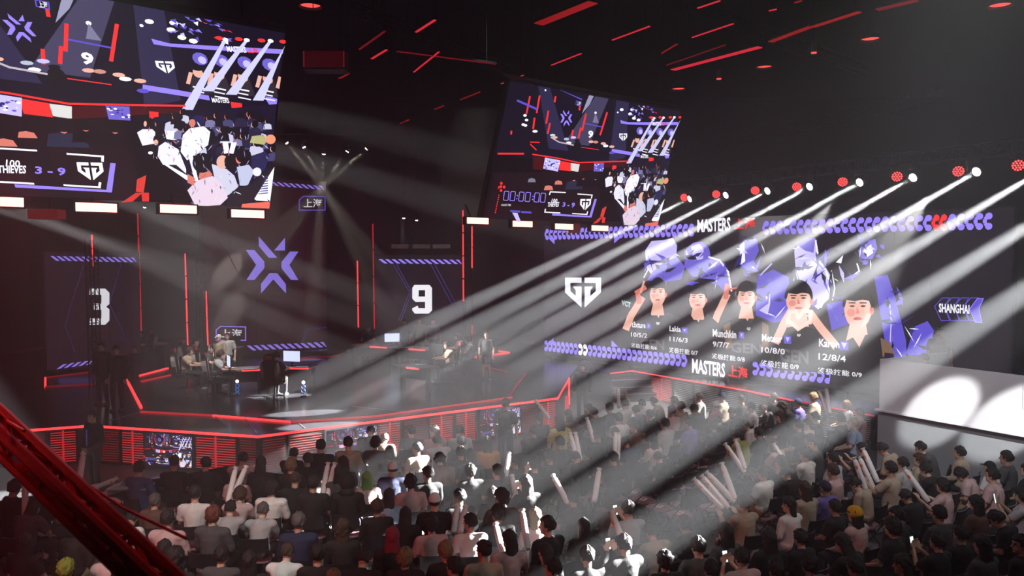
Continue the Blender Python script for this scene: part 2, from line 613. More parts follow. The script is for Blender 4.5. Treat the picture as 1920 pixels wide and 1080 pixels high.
# steps
for k, (px, py) in enumerate(((1180, 709), (1187, 723), (1188, 736))):
    z = ZS - .2 - .22 * k
    c = P(px, py, z=z)
    o = MB().box((c.x, c.y, z - .05), (1.5, .5, .1), Matrix.Rotation(R(14), 3, 'Z')).build('stair_tread', riser_m, side)
    o2 = MB().box((c.x + .06, c.y - .25, z - .01), (1.5, .025, .03), Matrix.Rotation(R(14), 3, 'Z')).build('step_nosing', ALU, o)
    MB().box((c.x + .03, c.y + .05, (z - .1) / 2), (1.4, .3, z - .1), Matrix.Rotation(R(14), 3, 'Z')).build('stair_core', riser_m, side)

# ================================================================== SCREENS
pic_m = picture_mat('led_picture', 1.0)
pic_hot = picture_mat('led_picture_bright', 1.45)
scr_dark = M('led_panel_off', (.01, .009, .012), .55, emit=srgb(26, 18, 30), es=1.0)
scr_wine = M('led_panel_wine', (.01, .009, .012), .55, emit=srgb(34, 9, 16), es=1.0)
housing = M('screen_housing', (.015, .015, .017), .5, .3)


def led_wall(name, A, B, z0, z1, face, label, depth=.25, cat='screen', cab=None):
    """upright screen from A to B (left to right as seen by the audience)"""
    L = (Vector(B) - Vector(A)).length
    fr = Frame((A[0], A[1], 0), (B[0] - A[0], B[1] - A[1], 0), (0, 0, 1))
    root = empty(name, label, cat, frame=fr)
    MB().prism([(-.05, z0 - .05), (L + .05, z0 - .05), (L + .05, z1 + .05), (-.05, z1 + .05)], ID, -depth, -.012).build('housing', housing, root)
    nx = max(1, round(L / 1.0)); ny = max(1, round((z1 - z0) / 1.0))
    if cab: nx, ny = cab
    me = None
    dx = L / nx; dz = (z1 - z0) / ny
    me = MB().prism([(.002, .002), (dx - .002, .002), (dx - .002, dz - .002), (.002, dz - .002)], ID, -.012, 0).mesh('led_panel', face)
    for i in range(nx):
        for j in range(ny):
            obj('led_panel', me, root, loc=(i * dx, z0 + j * dz, 0))
    # feet / ground support
    for i in range(max(2, int(L // 3))):
        x = .3 + i * (L - .6) / (max(2, int(L // 3)) - 1)
        MB().box((x, z0 / 2 + ZS / 2 - .02, -.14), (.12, max(.02, z0 - ZS - .05), .12)).build('support_post', STEEL, root)
    return root, fr, L


# ---- centre screen with the star emblem
root, fr, L = led_wall('led_screen', P(384, 674, Y=31.3).to_2d().to_tuple(), P(612, 652, Y=35).to_2d().to_tuple(), 1.12, 8.3, scr_wine, 'tall dark centre screen with a purple six-pointed star emblem')
p = Pic(fr.uv)
p.path([(455, 338), (400, 420), (470, 560)], 1.2, srgb(48, 22, 50))
star(p, lambda x, y: (60 + x / 2.4, 330 + y / 2.4), PUR)
hatch(p, 440, 335, 608, 349, 8, 15, PUR)
hatch(p, 462, 648, 612, 641, 9, 12, PUR)
for (x0, y0, x1, y1) in ((561, 368, 609, 394), (405, 612, 460, 638)):
    p.path([(x0, y0 + 7), (x0 + 8, y0), (x1, y0 + 1), (x1, y1), (x0, y1)], 2.2, PUR2 if x0 > 500 else PUR, True)
    p.tbox('上海', x0 + 8, y0 + 5, x1 - 6, y1 - 5, WHT, .01)
p.path([(566, 641), (578, 618), (610, 614)], 2.5, srgb(44, 34, 90))
p.build('picture', pic_m, root)

# ---- right score screen "9"
root, fr, L = led_wall('led_screen', P(704, 660, Y=34.5).to_2d().to_tuple(), P(872, 660, Y=34.8).to_2d().to_tuple(), 1.12, 5.15, scr_dark, 'dark score screen showing a white 9 behind the right desk')
p = Pic(fr.uv)
hatch(p, 710, 486, 866, 487, 8, 13, PUR)
for q in ([(738, 496), (768, 548), (748, 600)], [(744, 496), (772, 548), (752, 600)], [(808, 496), (850, 575)], [(815, 496), (856, 572)]):
    p.path(q, 1.6, srgb(52, 44, 105))
NINE = [(777, 534), (805, 534), (810, 540), (810, 582), (804, 588), (778, 588), (773, 582), (773, 578), (783, 573), (785, 578), (797, 578), (797, 566), (779, 566), (773, 560), (773, 540)]
p.poly(NINE, WHT)
p.poly([(785, 544), (797, 544), (797, 556), (785, 556)], srgb(26, 20, 34))
p.build('picture', pic_hot, root)
# sign strips over it
for x, g in ((750, .02), (790, .03), (828, .05)):
    c = P(x, 462, Y=34.6)
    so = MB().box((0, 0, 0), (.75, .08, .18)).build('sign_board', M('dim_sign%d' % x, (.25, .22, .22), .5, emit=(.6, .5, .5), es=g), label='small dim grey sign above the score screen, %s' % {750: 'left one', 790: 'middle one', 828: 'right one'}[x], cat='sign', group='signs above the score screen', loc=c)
    MB().tube([(0, 0, .09), (0, 0, ZC - c.z)], .012, 5).build('cable', STEEL, so)

# ---- left score screen "3"
root, fr, L = led_wall('led_screen', P(88, 690, Y=27.6).to_2d().to_tuple(), P(262, 680, Y=29.6).to_2d().to_tuple(), 1.12, 5.2, scr_dark, 'dark score screen showing a white 3 at far left behind a pole')
p = Pic(fr.uv)
hatch(p, 94, 480, 256, 483, 9, 14, PUR)
hatch(p, 106, 692, 228, 675, -9, 9, PUR, -1.4)
for q in ([(158, 492), (122, 610), (140, 660)], [(228, 492), (205, 570), (238, 640)]): p.path(q, 1.6, srgb(40, 34, 84))
THREE = [(168, 541), (197, 541), (205, 549), (205, 570), (199, 575), (205, 580), (205, 601), (197, 609), (168, 609), (168, 597), (190, 597), (190, 581), (176, 581), (176, 569), (190, 569), (190, 553), (168, 553)]
p.poly(THREE, WHT)
p.build('picture', pic_m, root)

# ---- the long right wall with the team line-up
WA = (1.32, 32.6); WB = (12.85, 20.55)
root, fr, L = led_wall('led_screen', WA, WB, 1.1, 6.3, scr_dark, 'long video wall at right with five team portraits and purple chain borders')
p = Pic(fr.uv, step=.0007)
HZ = (-300, 492)
def sl(x, y): return (y - HZ[1]) / (x - HZ[0])


def chain(xa, xb, z, h, col, flip=1):
    a = fr.uv(xa, 540)[0]; b = fr.uv(xb, 540)[0]
    old = p.fn; p.fn = lambda x, y: (x, y)
    n = max(1, round((b - a) / .235)); s_ = (b - a) / n
    for i in range(n):
        x = a + i * s_ + s_ * .5; r = s_ * .3
        f = flip * s_
        w2 = .040
        for k_ in (-1, 1): p.ell(x + f * .12, z + k_ * h * .29, s_ * .40, h * .20, col, 10); p.d -= p.step
        for q0, q1 in (((.12, .3), (-.30, .12)), ((-.30, .12), (-.30, -.12)), ((-.30, -.12), (.12, -.3))):
            p.line(x + f * q0[0], z + h * q0[1], x + f * q1[0], z + h * q1[1], h * .20, col); p.d -= p.step
    p.d += p.step; p.fn = old


for xa, xb, c in ((1021, 1300, PUR), (1428, 1745, PUR), (1745, 1773, REDC), (1773, 1858, PUR)): chain(xa, xb, 5.98, .46, c)
for xa, xb, c in ((1021, 1085, PUR), (1085, 1103, WHT), (1103, 1290, PUR), (1413, 1640, PUR), (1640, 1800, PUR)): chain(xa, xb, 1.45, .46, c, -1)
for q in ([(1028, 446), (1040, 446), (1040, 458)], [(1152, 444), (1166, 444), (1152, 456)], [(1026, 646), (1038, 646), (1038, 634)], [(1147, 650), (1159, 650), (1147, 638)]): p.poly(q, PUR)
p.text('MASTERS', (1308, 436), (1370, 433), (1370, 407), (1308, 412), WHT, .03)
p.text('上海', (1377, 431), (1416, 428), (1416, 406), (1377, 410), REDC, .03)
p.text('MASTERS', (1298, 699), (1360, 708), (1360, 681), (1298, 672), WHT, .03)
p.text('上海', (1366, 706), (1402, 712), (1402, 689), (1366, 683), REDC, .03)
gg(p, lambda x, y: (1020 + x / 6, 380 + y / 6), WHT)
p.text('VCT', (1166, 572), (1183, 577), (1183, 567), (1166, 562), srgb(200, 240, 230), .03)
# abstract purple artwork behind the portraits
def blob(pts, c): p.poly(pts, c)
P3 = srgb(198, 190, 250); P4 = srgb(110, 98, 205)
blob([(1212, 500), (1210, 470), (1222, 452), (1246, 450), (1262, 446), (1270, 460), (1268, 490), (1250, 512), (1225, 520)], P3)
blob([(1222, 512), (1248, 490), (1270, 482), (1285, 500), (1278, 524), (1240, 530), (1214, 525)], P4)
blob([(1284, 470), (1300, 455), (1318, 453), (1330, 465), (1334, 486), (1348, 488), (1366, 510), (1373, 540), (1360, 550), (1340, 524), (1300, 520), (1284, 500)], P4)
blob([(1296, 462), (1312, 457), (1322, 468), (1318, 486), (1302, 488)], P3)
p.path([(1330, 482), (1350, 488), (1366, 510), (1372, 545)], 3, WHT)
p.path([(1216, 470), (1210, 495), (1216, 505), (1208, 520)], 2, WHT)
blob([(1386, 460), (1398, 450), (1420, 448), (1424, 470), (1414, 490), (1420, 510), (1400, 520), (1388, 500)], P4)
blob([(1388, 460), (1396, 454), (1398, 490), (1390, 496)], WHT)
p.path([(1447, 495), (1430, 512), (1424, 520)], 3, P3)
blob([(1420, 520), (1450, 505), (1480, 520), (1480, 600), (1450, 605), (1418, 590)], PUR2)
blob([(1424, 582), (1446, 565), (1440, 590)], P3)
blob([(1490, 470), (1500, 455), (1520, 446), (1532, 450), (1530, 480), (1548, 500), (1560, 520), (1555, 560), (1535, 580), (1510, 560), (1492, 500)], P3)
blob([(1494, 458), (1516, 446), (1530, 447), (1526, 474), (1510, 470)], P4)
p.path([(1530, 452), (1534, 475), (1532, 470)], 3, WHT)
p.path([(1560, 508), (1566, 540), (1562, 562)], 2, WHT)
p.path([(1548, 505), (1558, 530), (1540, 575)], 4, WHT)
blob([(1550, 570), (1600, 560), (1610, 600), (1560, 620)], PUR2)
blob([(1610, 470), (1624, 450), (1642, 448), (1646, 466), (1636, 486), (1616, 486)], P4)
blob([(1618, 470), (1634, 458), (1638, 474), (1624, 484)], WHT)
blob([(1568, 492), (1582, 478), (1578, 494)], WHT)
p.path([(1608, 495), (1612, 508), (1596, 520)], 2.5, WHT)
blob([(1640, 520), (1665, 515), (1680, 560), (1700, 640), (1700, 700), (1670, 700), (1660, 640)], PUR2)
blob([(1700, 660), (1716, 612), (1740, 602), (1752, 620), (1738, 660), (1720, 690)], PUR2)
p.path([(1668, 560), (1672, 600), (1670, 640)], 2, P3)


r3 = random.Random(11)
for cx, cy, sx_, sy_, n_ in ((1240, 485, 34, 36, 16), (1325, 500, 44, 42, 22), (1408, 480, 30, 34, 14), (1450, 560, 34, 44, 14), (1525, 510, 40, 60, 30), (1632, 470, 30, 26, 16), (1590, 560, 36, 50, 16), (1680, 600, 24, 80, 18), (1728, 640, 26, 36, 12)):
    for i in range(n_):
        a_ = r3.uniform(0, 6.28); rr_ = math.sqrt(r3.random())
        x = cx + sx_ * rr_ * math.cos(a_); y = cy + sy_ * rr_ * math.sin(a_)
        t = r3.uniform(0, 3.14); L_ = r3.uniform(5, 20); wd = r3.uniform(1.5, 7)
        c_ = r3.choice([P3, P4, PUR2, PURD, PURD, srgb(26, 22, 40), srgb(26, 22, 40), WHT, P4])
        if c_ == WHT: wd = 1.6
        p.poly([(x - L_ * math.cos(t), y - L_ * math.sin(t)), (x + wd * math.sin(t), y - wd * math.cos(t)), (x + L_ * math.cos(t), y + L_ * math.sin(t)), (x - wd * .4 * math.sin(t), y + wd * .4 * math.cos(t))], c_)
HAIR = srgb(24, 20, 26)
SH = srgb(38, 34, 38)


def portrait(cx, cy, rx, ry, col, hairpts, shirt, arms=(), gold=()):
    for a in arms[:]:
        p.path(a[0], a[1], a[2])
    p.poly([(cx - rx * .5, cy + ry * .5), (cx + rx * .5, cy + ry * .5), (cx + rx * .8, cy + ry * 1.7), (cx - rx * .9, cy + ry * 1.7)], col)
    p.poly(shirt, SH)
    for g in gold: p.poly(g, srgb(120, 92, 70))
    p.poly([(cx - rx * .5, cy + ry * 1.25), (cx + rx * .55, cy + ry * 1.25), (cx + rx * .1, cy + ry * 1.9)], col)
    p.ell(cx, cy, rx, ry, col, 18)
    p.poly([(cx + rx * .35, cy - ry * .5), (cx + rx * .93, cy - ry * .3), (cx + rx * .93, cy + ry * .3), (cx + rx * .55, cy + ry * .8), (cx + rx * .2, cy + ry * .93), (cx + rx * .5, cy + ry * .4)], srgb(240, 196, 180))
    p.ell(cx + rx * 1.0, cy + ry * .1, rx * .16, ry * .22, SKIN2, 8)
    p.ell(cx - rx * .5, cy + ry * .2, rx * .3, ry * .2, srgb(226, 140, 126), 8)
    p.poly([(cx + rx * 1.12 * math.cos(t), cy - ry * .12 - ry * 1.15 * math.sin(t)) for t in [math.pi * k / 12 for k in range(13)]] + [(cx - rx * .95, cy - ry * .05), (cx - rx * .82, cy - ry * .42), (cx - rx * .2, cy - ry * .36), (cx + rx * .3, cy - ry * .44), (cx + rx * .8, cy - ry * .38), (cx + rx * .98, cy)], HAIR)
    for s_ in (-.42, .38):
        p.ell(cx + s_ * rx, cy - ry * .12, rx * .2, ry * .05, HAIR, 8)
        p.line(cx + s_ * rx - rx * .25, cy - ry * .28, cx + s_ * rx + rx * .25, cy - ry * .28, ry * .06, HAIR)
    p.poly([(cx - rx * .05, cy - ry * .1), (cx + rx * .14, cy + ry * .25), (cx - rx * .14, cy + ry * .25)], SKIN2)
    p.ell(cx, cy + ry * .5, rx * .33, ry * .08, srgb(190, 70, 75), 10)


portrait(1238, 550, 15, 24, SKIN, [(1221, 560), (1220, 535), (1226, 522), (1240, 517), (1254, 523), (1257, 545), (1254, 535), (1238, 529), (1226, 538)],
         [(1190, 640), (1196, 603), (1222, 586), (1240, 604), (1256, 584), (1280, 596), (1292, 620), (1292, 665), (1190, 655)],
         [([(1180, 612), (1188, 592), (1206, 562)], 13, SKIN), ([(1203, 565), (1200, 548), (1212, 540)], 9, SKIN2), ([(1206, 548), (1212, 528)], 3.5, SKIN)])
portrait(1313, 560, 16, 23, SKIN, [(1296, 560), (1293, 535), (1300, 518), (1318, 513), (1331, 520), (1336, 545), (1330, 556), (1328, 540), (1312, 534), (1299, 542)],
         [(1268, 650), (1276, 600), (1300, 590), (1314, 612), (1332, 588), (1352, 606), (1360, 650), (1350, 672), (1268, 662)],
         [([(1340, 620), (1350, 590), (1366, 556)], 13, SKIN), ([(1366, 556), (1368, 536)], 9, SKIN2), ([(1370, 542), (1384, 540)], 3.5, SKIN2)])
portrait(1405, 556, 17, 24, SKIN, [(1388, 560), (1386, 535), (1394, 522), (1410, 520), (1422, 528), (1424, 552), (1419, 540), (1404, 536), (1392, 541)],
         [(1348, 660), (1360, 606), (1388, 594), (1406, 618), (1422, 592), (1446, 606), (1452, 650), (1450, 680), (1348, 672)], (),
         [[(1362, 610), (1374, 602), (1378, 650), (1366, 655)], [(1434, 602), (1446, 610), (1446, 655), (1434, 655)]])
portrait(1503, 562, 24, 30, SKIN, [(1478, 552), (1475, 525), (1486, 512), (1508, 505), (1524, 512), (1530, 532), (1527, 552), (1522, 542), (1502, 540), (1484, 545)],
         [(1454, 690), (1462, 630), (1486, 612), (1520, 612), (1546, 622), (1566, 640), (1570, 700), (1454, 692)],
         ())
p.path([(1462, 636), (1476, 606), (1486, 588)], 15, SKIN)
p.path([(1570, 645), (1546, 616), (1528, 592)], 15, SKIN)
p.path([(1482, 604), (1486, 584), (1498, 584), (1502, 594)], 7, srgb(240, 200, 186))
p.path([(1524, 604), (1526, 584), (1512, 582), (1504, 594)], 7, srgb(240, 200, 186))
p.path([(1486, 602), (1502, 616), (1522, 604)], 7, srgb(240, 200, 186))
portrait(1614, 578, 26, 38, SKIN, [(1590, 560), (1592, 532), (1610, 520), (1636, 522), (1652, 540), (1654, 566), (1648, 585), (1640, 575), (1630, 556), (1610, 545), (1598, 552)],
         [(1560, 720), (1570, 650), (1604, 632), (1640, 625), (1668, 640), (1680, 670), (1690, 720), (1690, 735), (1560, 718)], (),
         [[(1656, 632), (1672, 640), (1684, 664), (1660, 668)]])
p.tbox('GEN', 1206, 634, 1252, 656, srgb(96, 92, 98), .03, .06)
p.tbox('GEN', 1376, 640, 1434, 664, srgb(96, 92, 98), .03, .08)
p.tbox('GEN', 1468, 652, 1522, 682, srgb(96, 92, 98), .03, .1)
for x, y in ((1240, 606), (1410, 616), (1504, 628)):
    gg(p, lambda a, b, x=x, y=y: (x + (a - 442) / 62, y + (b - 1000) / 62), WHT)
p.poly([(1664, 660), (1680, 662), (1684, 672), (1664, 672)], srgb(30, 26, 50))
UL = '终极技能 '
for (t, x0, y0, x1, y1, b) in (('t3xture', 1191, 602, 1217, 615, .02), ('10/5/2', 1190, 622, 1220, 633, .01), (UL + '0/6', 1190, 642, 1238, 656, .01),
                               ('Lakia', 1262, 610, 1283, 622, .02), ('11/6/3', 1262, 630, 1296, 642, .01), (UL + '0/7', 1261, 650, 1315, 666, .01),
                               ('Munchkin', 1343, 616, 1387, 634, .02), ('9/7/7', 1343, 639, 1374, 652, .01), (UL + '0/8', 1341, 661, 1403, 678, .01),
                               ('Meteor', 1435, 625, 1473, 642, .02), ('10/8/0', 1434, 649, 1478, 664, .01), (UL + '0/9', 1433, 673, 1504, 693, .01),
                               ('Karon', 1542, 634, 1580, 652, .02), ('12/8/4', 1541, 661, 1592, 678, .01), (UL + '0/9', 1539, 687, 1622, 707, .01)):
    p.tbox(t, x0, y0, x1, y1, WHT, b, sl(x0, (y0 + y1) / 2))
for x0, y0, x1, y1 in ((1219, 605, 1227, 615), (1285, 613, 1296, 623), (1392, 621, 1402, 633), (1477, 628, 1490, 643), (1581, 638, 1597, 655)):
    p.poly([(x0, y0), (x1, y0 + 1), (x1, y1 + 1), (x0, y1)], PUR2)
    p.poly([(x0 + 2.5, y0 + 3), (x1 - 2.5, y0 + 4), ((x0 + x1) / 2, y1 - 2)], P3)
# SHANGHAI chevrons
for i in range(4):
    x = 1756 + i * 18
    p.path([(x + 16, 558), (x + 30, 558), (x + 20, 575), (x + 30, 600), (x + 14, 600), (x + 2, 574)], 1.3, PUR2, True)
p.poly([(1838, 559), (1849, 559), (1841, 577), (1846, 604), (1834, 603), (1823, 579)], PUR2)
p.path([(1838, 559), (1849, 559), (1841, 577), (1846, 604), (1834, 603), (1823, 579)], 1.3, PUR, True)
p.text('SHANGHAI', (1766, 585), (1823, 588), (1823, 571), (1766, 568), WHT, .03)
p.build('picture', pic_hot, root)

# ---- hanging screens
HU = Vector((.775, .632, 0)).normalized()
HV = Vector((.632 * .33, -.775 * .33, .945)).normalized()
SWID, SHGT = 6.41, 3.42


def solve_corner(tr, br):
    a = ray(*tr); b = ray(*br)
    # CAM + a s - (CAM + b t) = HV*SHGT  (least squares in s,t)
    aa, ab, bb = a.dot(a), a.dot(b), b.dot(b)
    ra, rb = a.dot(HV * SHGT), -b.dot(HV * SHGT)
    det = aa * bb - ab * ab
    s_ = (ra * bb + ab * rb) / det
    t_ = (aa * rb + ab * ra) / det
    return ((CAM + a * s_) + (CAM + b * t_ + HV * SHGT)) / 2


TRB = solve_corner((1281, 210), (1215, 418))
TRA = solve_corner((527, 60), (503, 385))
frames = {}
for nm, TR in (('A', TRA), ('B', TRB)):
    frames[nm] = Frame(TR - HU * SWID - HV * SHGT, HU, HV)
FA, FB = frames['A'], frames['B']
zb = lambda x, y: FB.uv(860 + x / 3.484, 130 + y / 3.484)      # closeup of the far screen
za = lambda x, y: FA.uv(200 + x / 4.909, 180 + y / 4.909)      # closeup of the near screen
z1 = lambda x, y: FA.uv(x / 2.512, y / 2.512)
p = Pic(zb, step=.0006)
p.clip = (.01, .01, SWID - .01, SHGT - .01)
p.fn = lambda x, y: (x, y)
NAVY = srgb(44, 40, 72)
p.poly([(0, 0), (SWID, 0), (SWID, SHGT), (0, SHGT)], srgb(16, 12, 20))
p.poly([(0, 1.62), (SWID, 1.5), (SWID, SHGT), (0, SHGT)], srgb(22, 18, 34))
p.poly([(.9, SHGT), (1.3, SHGT), (2.4, 1.9), (1.7, 1.9)], NAVY)
p.poly([(2.9, SHGT), (3.4, SHGT), (3.1, 2.1), (2.2, 2.1)], srgb(66, 62, 92))
p.poly([(3.7, SHGT), (4.2, SHGT), (4.6, 1.9), (4.0, 1.7)], NAVY)
p.fn = zb
for q in ((465, 175, 442, 290), (528, 170, 508, 285), (495, 315, 485, 390), (585, 270, 570, 355), (632, 175, 625, 215), (595, 350, 580, 420), (790, 235, 787, 268), (830, 290, 805, 400), (745, 395, 735, 455), (797, 380, 780, 450), (968, 280, 922, 430), (483, 80, 483, 102), (343, 400, 340, 425)):
    p.line(*q, 11, REDC)
p.fn = lambda x, y: zb(700 + (x - 1080) * .33, 318 + (y - 400) * .42)
star(p, lambda x, y: (x, y), PUR)
p.fn = zb
p.path([(385, 205), (505, 258)], 14, PUR2); p.path([(665, 132), (800, 195)], 9, PUR2); p.path([(822, 352), (930, 375)], 7, PUR2)
p.path([(765, 205), (798, 212), (795, 238), (763, 230), (765, 205)], 4, PUR2); p.tbox('上海', 770, 210, 794, 234, WHT, .02)
p.text('9', (838, 445), (872, 452), (878, 402), (846, 396), WHT, .04)
for x, y in ((430, 300), (440, 330), (418, 360), (433, 365)): p.ell(x, y, 12, 9, WHT, 8)
gg(p, lambda a, b: (1045 + (a - 240) * .128, 418 + (b - 843) * .145), WHT)
p.ell(563, 135, 6, 7, WHT, 8); p.ell(890, 283, 8, 9, WHT, 8); p.ell(1035, 280, 6, 6, WHT, 8)
p.poly([(890, 283), (870, 345), (912, 350)], srgb(120, 118, 150)); p.poly([(850, 160), (880, 165), (850, 230), (800, 290), (830, 210)], srgb(150, 148, 180))
# little line-up wall
p.poly([(1052, 330), (1100, 345), (1225, 345), (1440, 345), (1440, 365), (1225, 362), (1100, 358), (1055, 352)], PUR)
p.tbox('MASTERS', 1262, 342, 1318, 366, WHT, .03); p.tbox('上海', 1322, 345, 1352, 366, REDC, .03)
p.poly([(1440, 560), (1340, 540), (1340, 560), (1395, 620)], PUR)
for cx, cy in ((1060, 262), (1115, 290), (1140, 318), (1128, 262), (1170, 330)): p.ell(cx, cy, 13, 10, WHT, 8)
r2 = random.Random(3)
for i in range(34):
    x = r2.uniform(1100, 1275); y = r2.uniform(215, 320) - (x - 1100) * -.05
    if y < 215 + (x - 1100) * .15: continue
    c = r2.choice([WHT, PUR, PUR2, P4, REDC if x > 1200 else P3])
    p.poly([(x, y), (x + r2.uniform(8, 24), y + r2.uniform(-8, 4)), (x + r2.uniform(6, 20), y + r2.uniform(6, 14))], c)
for k, x in enumerate((1130, 1190, 1258, 1330, 1390)):
    p.ell(x + 45, 400 + k * 3, 22, 26, P4, 10); p.ell(x + 50, 405 + k * 3, 12, 16, P3, 8)
    p.poly([(x - 10, 540), (x + 8, 470), (x + 46, 470), (x + 50, 545)], srgb(46, 40, 50))
    p.ell(x + 28, 458 + k * 4, 15, 20, SKIN, 10)
    p.ell(x + 30, 440 + k * 4, 16, 10, HAIR, 8)
    p.path([(x - 8, 500), (x + 6, 462)], 11, SKIN)
    p.line(x + 2, 515, x + 36, 523, 6, WHT); p.line(x, 532, x + 30, 539, 5, WHT); p.line(x - 2, 550, x + 34, 558, 5, WHT)
p.poly([(990, 515), (1080, 530), (1170, 548), (1170, 568), (1080, 552), (985, 536)], PUR)
p.tbox('MASTERS', 1176, 556, 1226, 576, WHT, .03); p.poly([(1230, 570), (1262, 575), (1258, 600), (1228, 594)], REDC)
for q in ((1262, 315, 1095, 610), (1325, 312, 1170, 530), (1395, 310, 1235, 540), (1460, 330, 1310, 560)):
    p.poly([(q[0] - 5, q[1]), (q[0] + 5, q[1]), (q[2] + 18, q[3]), (q[2] - 14, q[3])], srgb(205, 205, 245)); p.ell(q[0], q[1], 9, 8, WHT, 8)
for x in (1245, 1302, 1368, 1432): p.ell(x, 310, 12, 8, REDC, 8)
# stage in the picture
for x, y, c in ((485, 400, WHT), (600, 425, srgb(190, 210, 220)), (615, 440, SKIN), (690, 450, srgb(180, 190, 210)), (705, 475, WHT), (760, 460, HAIR), (735, 440, P3), (850, 468, SKIN), (930, 480, SKIN), (945, 495, WHT), (985, 500, SKIN), (985, 540, PUR2), (880, 470, srgb(200, 140, 130))):
    p.ell(x, y, 18, 9, c, 8)
p.path([(590, 440), (640, 470), (735, 490)], 8, srgb(190, 180, 190)); p.path([(760, 500), (900, 520)], 4, REDC)
p.ell(760, 500, 26, 40, HAIR, 10)
p.path([(455, 470), (510, 472)], 7, REDC); p.path([(455, 485), (490, 520)], 7, REDC)
p.line(205, 541, 412, 545, 11, REDC); p.path([(470, 550), (620, 572), (770, 604), (1090, 594)], 8, REDC)
p.poly([(470, 560), (780, 612), (1080, 604), (1080, 620), (770, 664), (470, 648)], srgb(70, 14, 22))
p.poly([(640, 590), (715, 605), (715, 660), (640, 650)], REDC)
p.poly([(716, 606), (775, 614), (765, 664), (716, 655)], srgb(215, 215, 215))
p.poly([(548, 570), (648, 588), (632, 662), (536, 642)], P3); p.poly([(868, 606), (934, 606), (926, 662), (866, 660)], P4)
for i in range(26):
    x = r2.uniform(545, 640); y = r2.uniform(585, 640); p.ell(x, y, r2.uniform(3, 9), r2.uniform(2, 6), r2.choice([PUR2, WHT, PURD]), 6)
    x = r2.uniform(872, 925); y = r2.uniform(612, 655); p.ell(x, y, r2.uniform(3, 7), r2.uniform(2, 5), r2.choice([PUR2, WHT, PURD]), 6)
p.poly([(985, 620), (1010, 622), (1005, 655), (980, 650)], REDC)
p.poly([(190, 660), (900, 660), (900, 1000), (150, 980)], srgb(30, 18, 26))
# big dark figures
for cx, cy, r_, sh in ((732, 690, 27, srgb(40, 42, 66)), (793, 685, 22, srgb(22, 16, 24)), (872, 690, 22, srgb(22, 16, 24)), (565, 735, 14, SKIN2), (630, 705, 12, SKIN2), (455, 690, 12, srgb(120, 120, 140))):
    p.poly([(cx - r_ * 2.2, cy + r_ * 3.2), (cx - r_ * 1.6, cy + r_ * 1.3), (cx, cy + r_), (cx + r_ * 1.7, cy + r_ * 1.4), (cx + r_ * 2.2, cy + r_ * 3.2)], sh)
    p.ell(cx, cy + r_ * .7, r_ * .4, r_ * .5, SKIN2, 8); p.ell(cx, cy, r_ * .8, r_, HAIR, 10)
# bright crowd, read off the near screen
p.fn = za
CW = srgb(232, 232, 250)
crowd_bits = []
p.poly([(250, 300), (420, 180), (760, 130), (1540, 60), (1480, 1000), (780, 980), (640, 700)], srgb(26, 22, 44))
p.poly([(260, 320), (310, 290), (400, 290), (440, 330), (430, 420), (310, 440)], CW); p.ell(370, 235, 48, 52, HAIR); p.ell(335, 240, 14, 26, SKIN)
p.poly([(420, 260), (500, 240), (520, 420), (430, 380)], HAIR)
p.poly([(510, 290), (600, 280), (650, 340), (620, 390), (530, 380)], WHT)
for i in range(70):
    x = r2.uniform(560, 1500); y = r2.uniform(120, 420) + max(0, (x - 1200)) * .2
    t = r2.random()
    rr = r2.uniform(30, 55)
    sh = r2.choice([srgb(40, 36, 62), srgb(70, 68, 110), srgb(200, 200, 225), srgb(24, 20, 34), srgb(120, 116, 160)])
    p.poly([(x - rr * 1.2, y + rr * 2.2), (x - rr, y + rr * .9), (x, y + rr * .5), (x + rr, y + rr * .9), (x + rr * 1.2, y + rr * 2.2)], sh)
    p.ell(x - rr * .35, y + rr * .1, rr * .4, rr * .5, r2.choice([SKIN, SKIN2, HAIR]), 8)
    p.ell(x, y, rr * .62, rr * .68, HAIR, 10)
p.poly([(640, 480), (660, 330), (720, 270), (850, 250), (910, 300), (890, 420), (780, 500), (700, 560)], WHT)
p.ell(800, 200, 62, 50, srgb(36, 34, 80)); p.ell(745, 220, 30, 36, SKIN2)
p.poly([(1290, 340), (1400, 330), (1430, 380), (1400, 420), (1270, 400)], srgb(180, 176, 120)); p.ell(1460, 370, 46, 44, srgb(235, 150, 120))
p.poly([(430, 520), (440, 430), (500, 390), (620, 460), (690, 640), (690, 680), (600, 600), (480, 600)], CW)
p.ell(430, 365, 42, 42, HAIR); p.ell(415, 395, 20, 26, SKIN); p.ell(370, 470, 60, 50, HAIR); p.ell(365, 490, 22, 14, WHT)
for q in ([(1020, 390), (1070, 390), (1085, 490), (1035, 500)], [(1100, 400), (1150, 395), (1120, 500), (1080, 495)], [(700, 480), (740, 480), (800, 740), (770, 750)], [(480, 590), (510, 590), (760, 730), (740, 770)]): p.poly(q, WHT)
p.poly([(920, 590), (1060, 640), (1130, 700), (1165, 800), (1110, 850), (1040, 900), (960, 780)], srgb(205, 205, 228))
p.ell(1020, 575, 55, 62, SKIN); p.ell(1095, 575, 60, 72, HAIR); p.ell(1170, 545, 30, 46, SKIN2); p.ell(1215, 525, 72, 60, HAIR)
p.poly([(1150, 620), (1260, 600), (1310, 660), (1250, 790), (1180, 790)], srgb(190, 195, 225))
p.poly([(1280, 520), (1400, 480), (1450, 520), (1400, 660), (1290, 640)], srgb(40, 40, 80)); p.ell(1335, 665, 40, 40, CW)
p.poly([(820, 640), (870, 610), (930, 690), (850, 740), (800, 720)], SKIN2)
p.poly([(770, 970), (700, 830), (790, 740), (930, 700), (1010, 770), (1070, 900), (1000, 965), (880, 985)], srgb(226, 206, 226))
p.ell(835, 580, 90, 92, HAIR, 18); p.poly([(700, 680), (770, 720), (760, 790), (700, 760)], SKIN2)
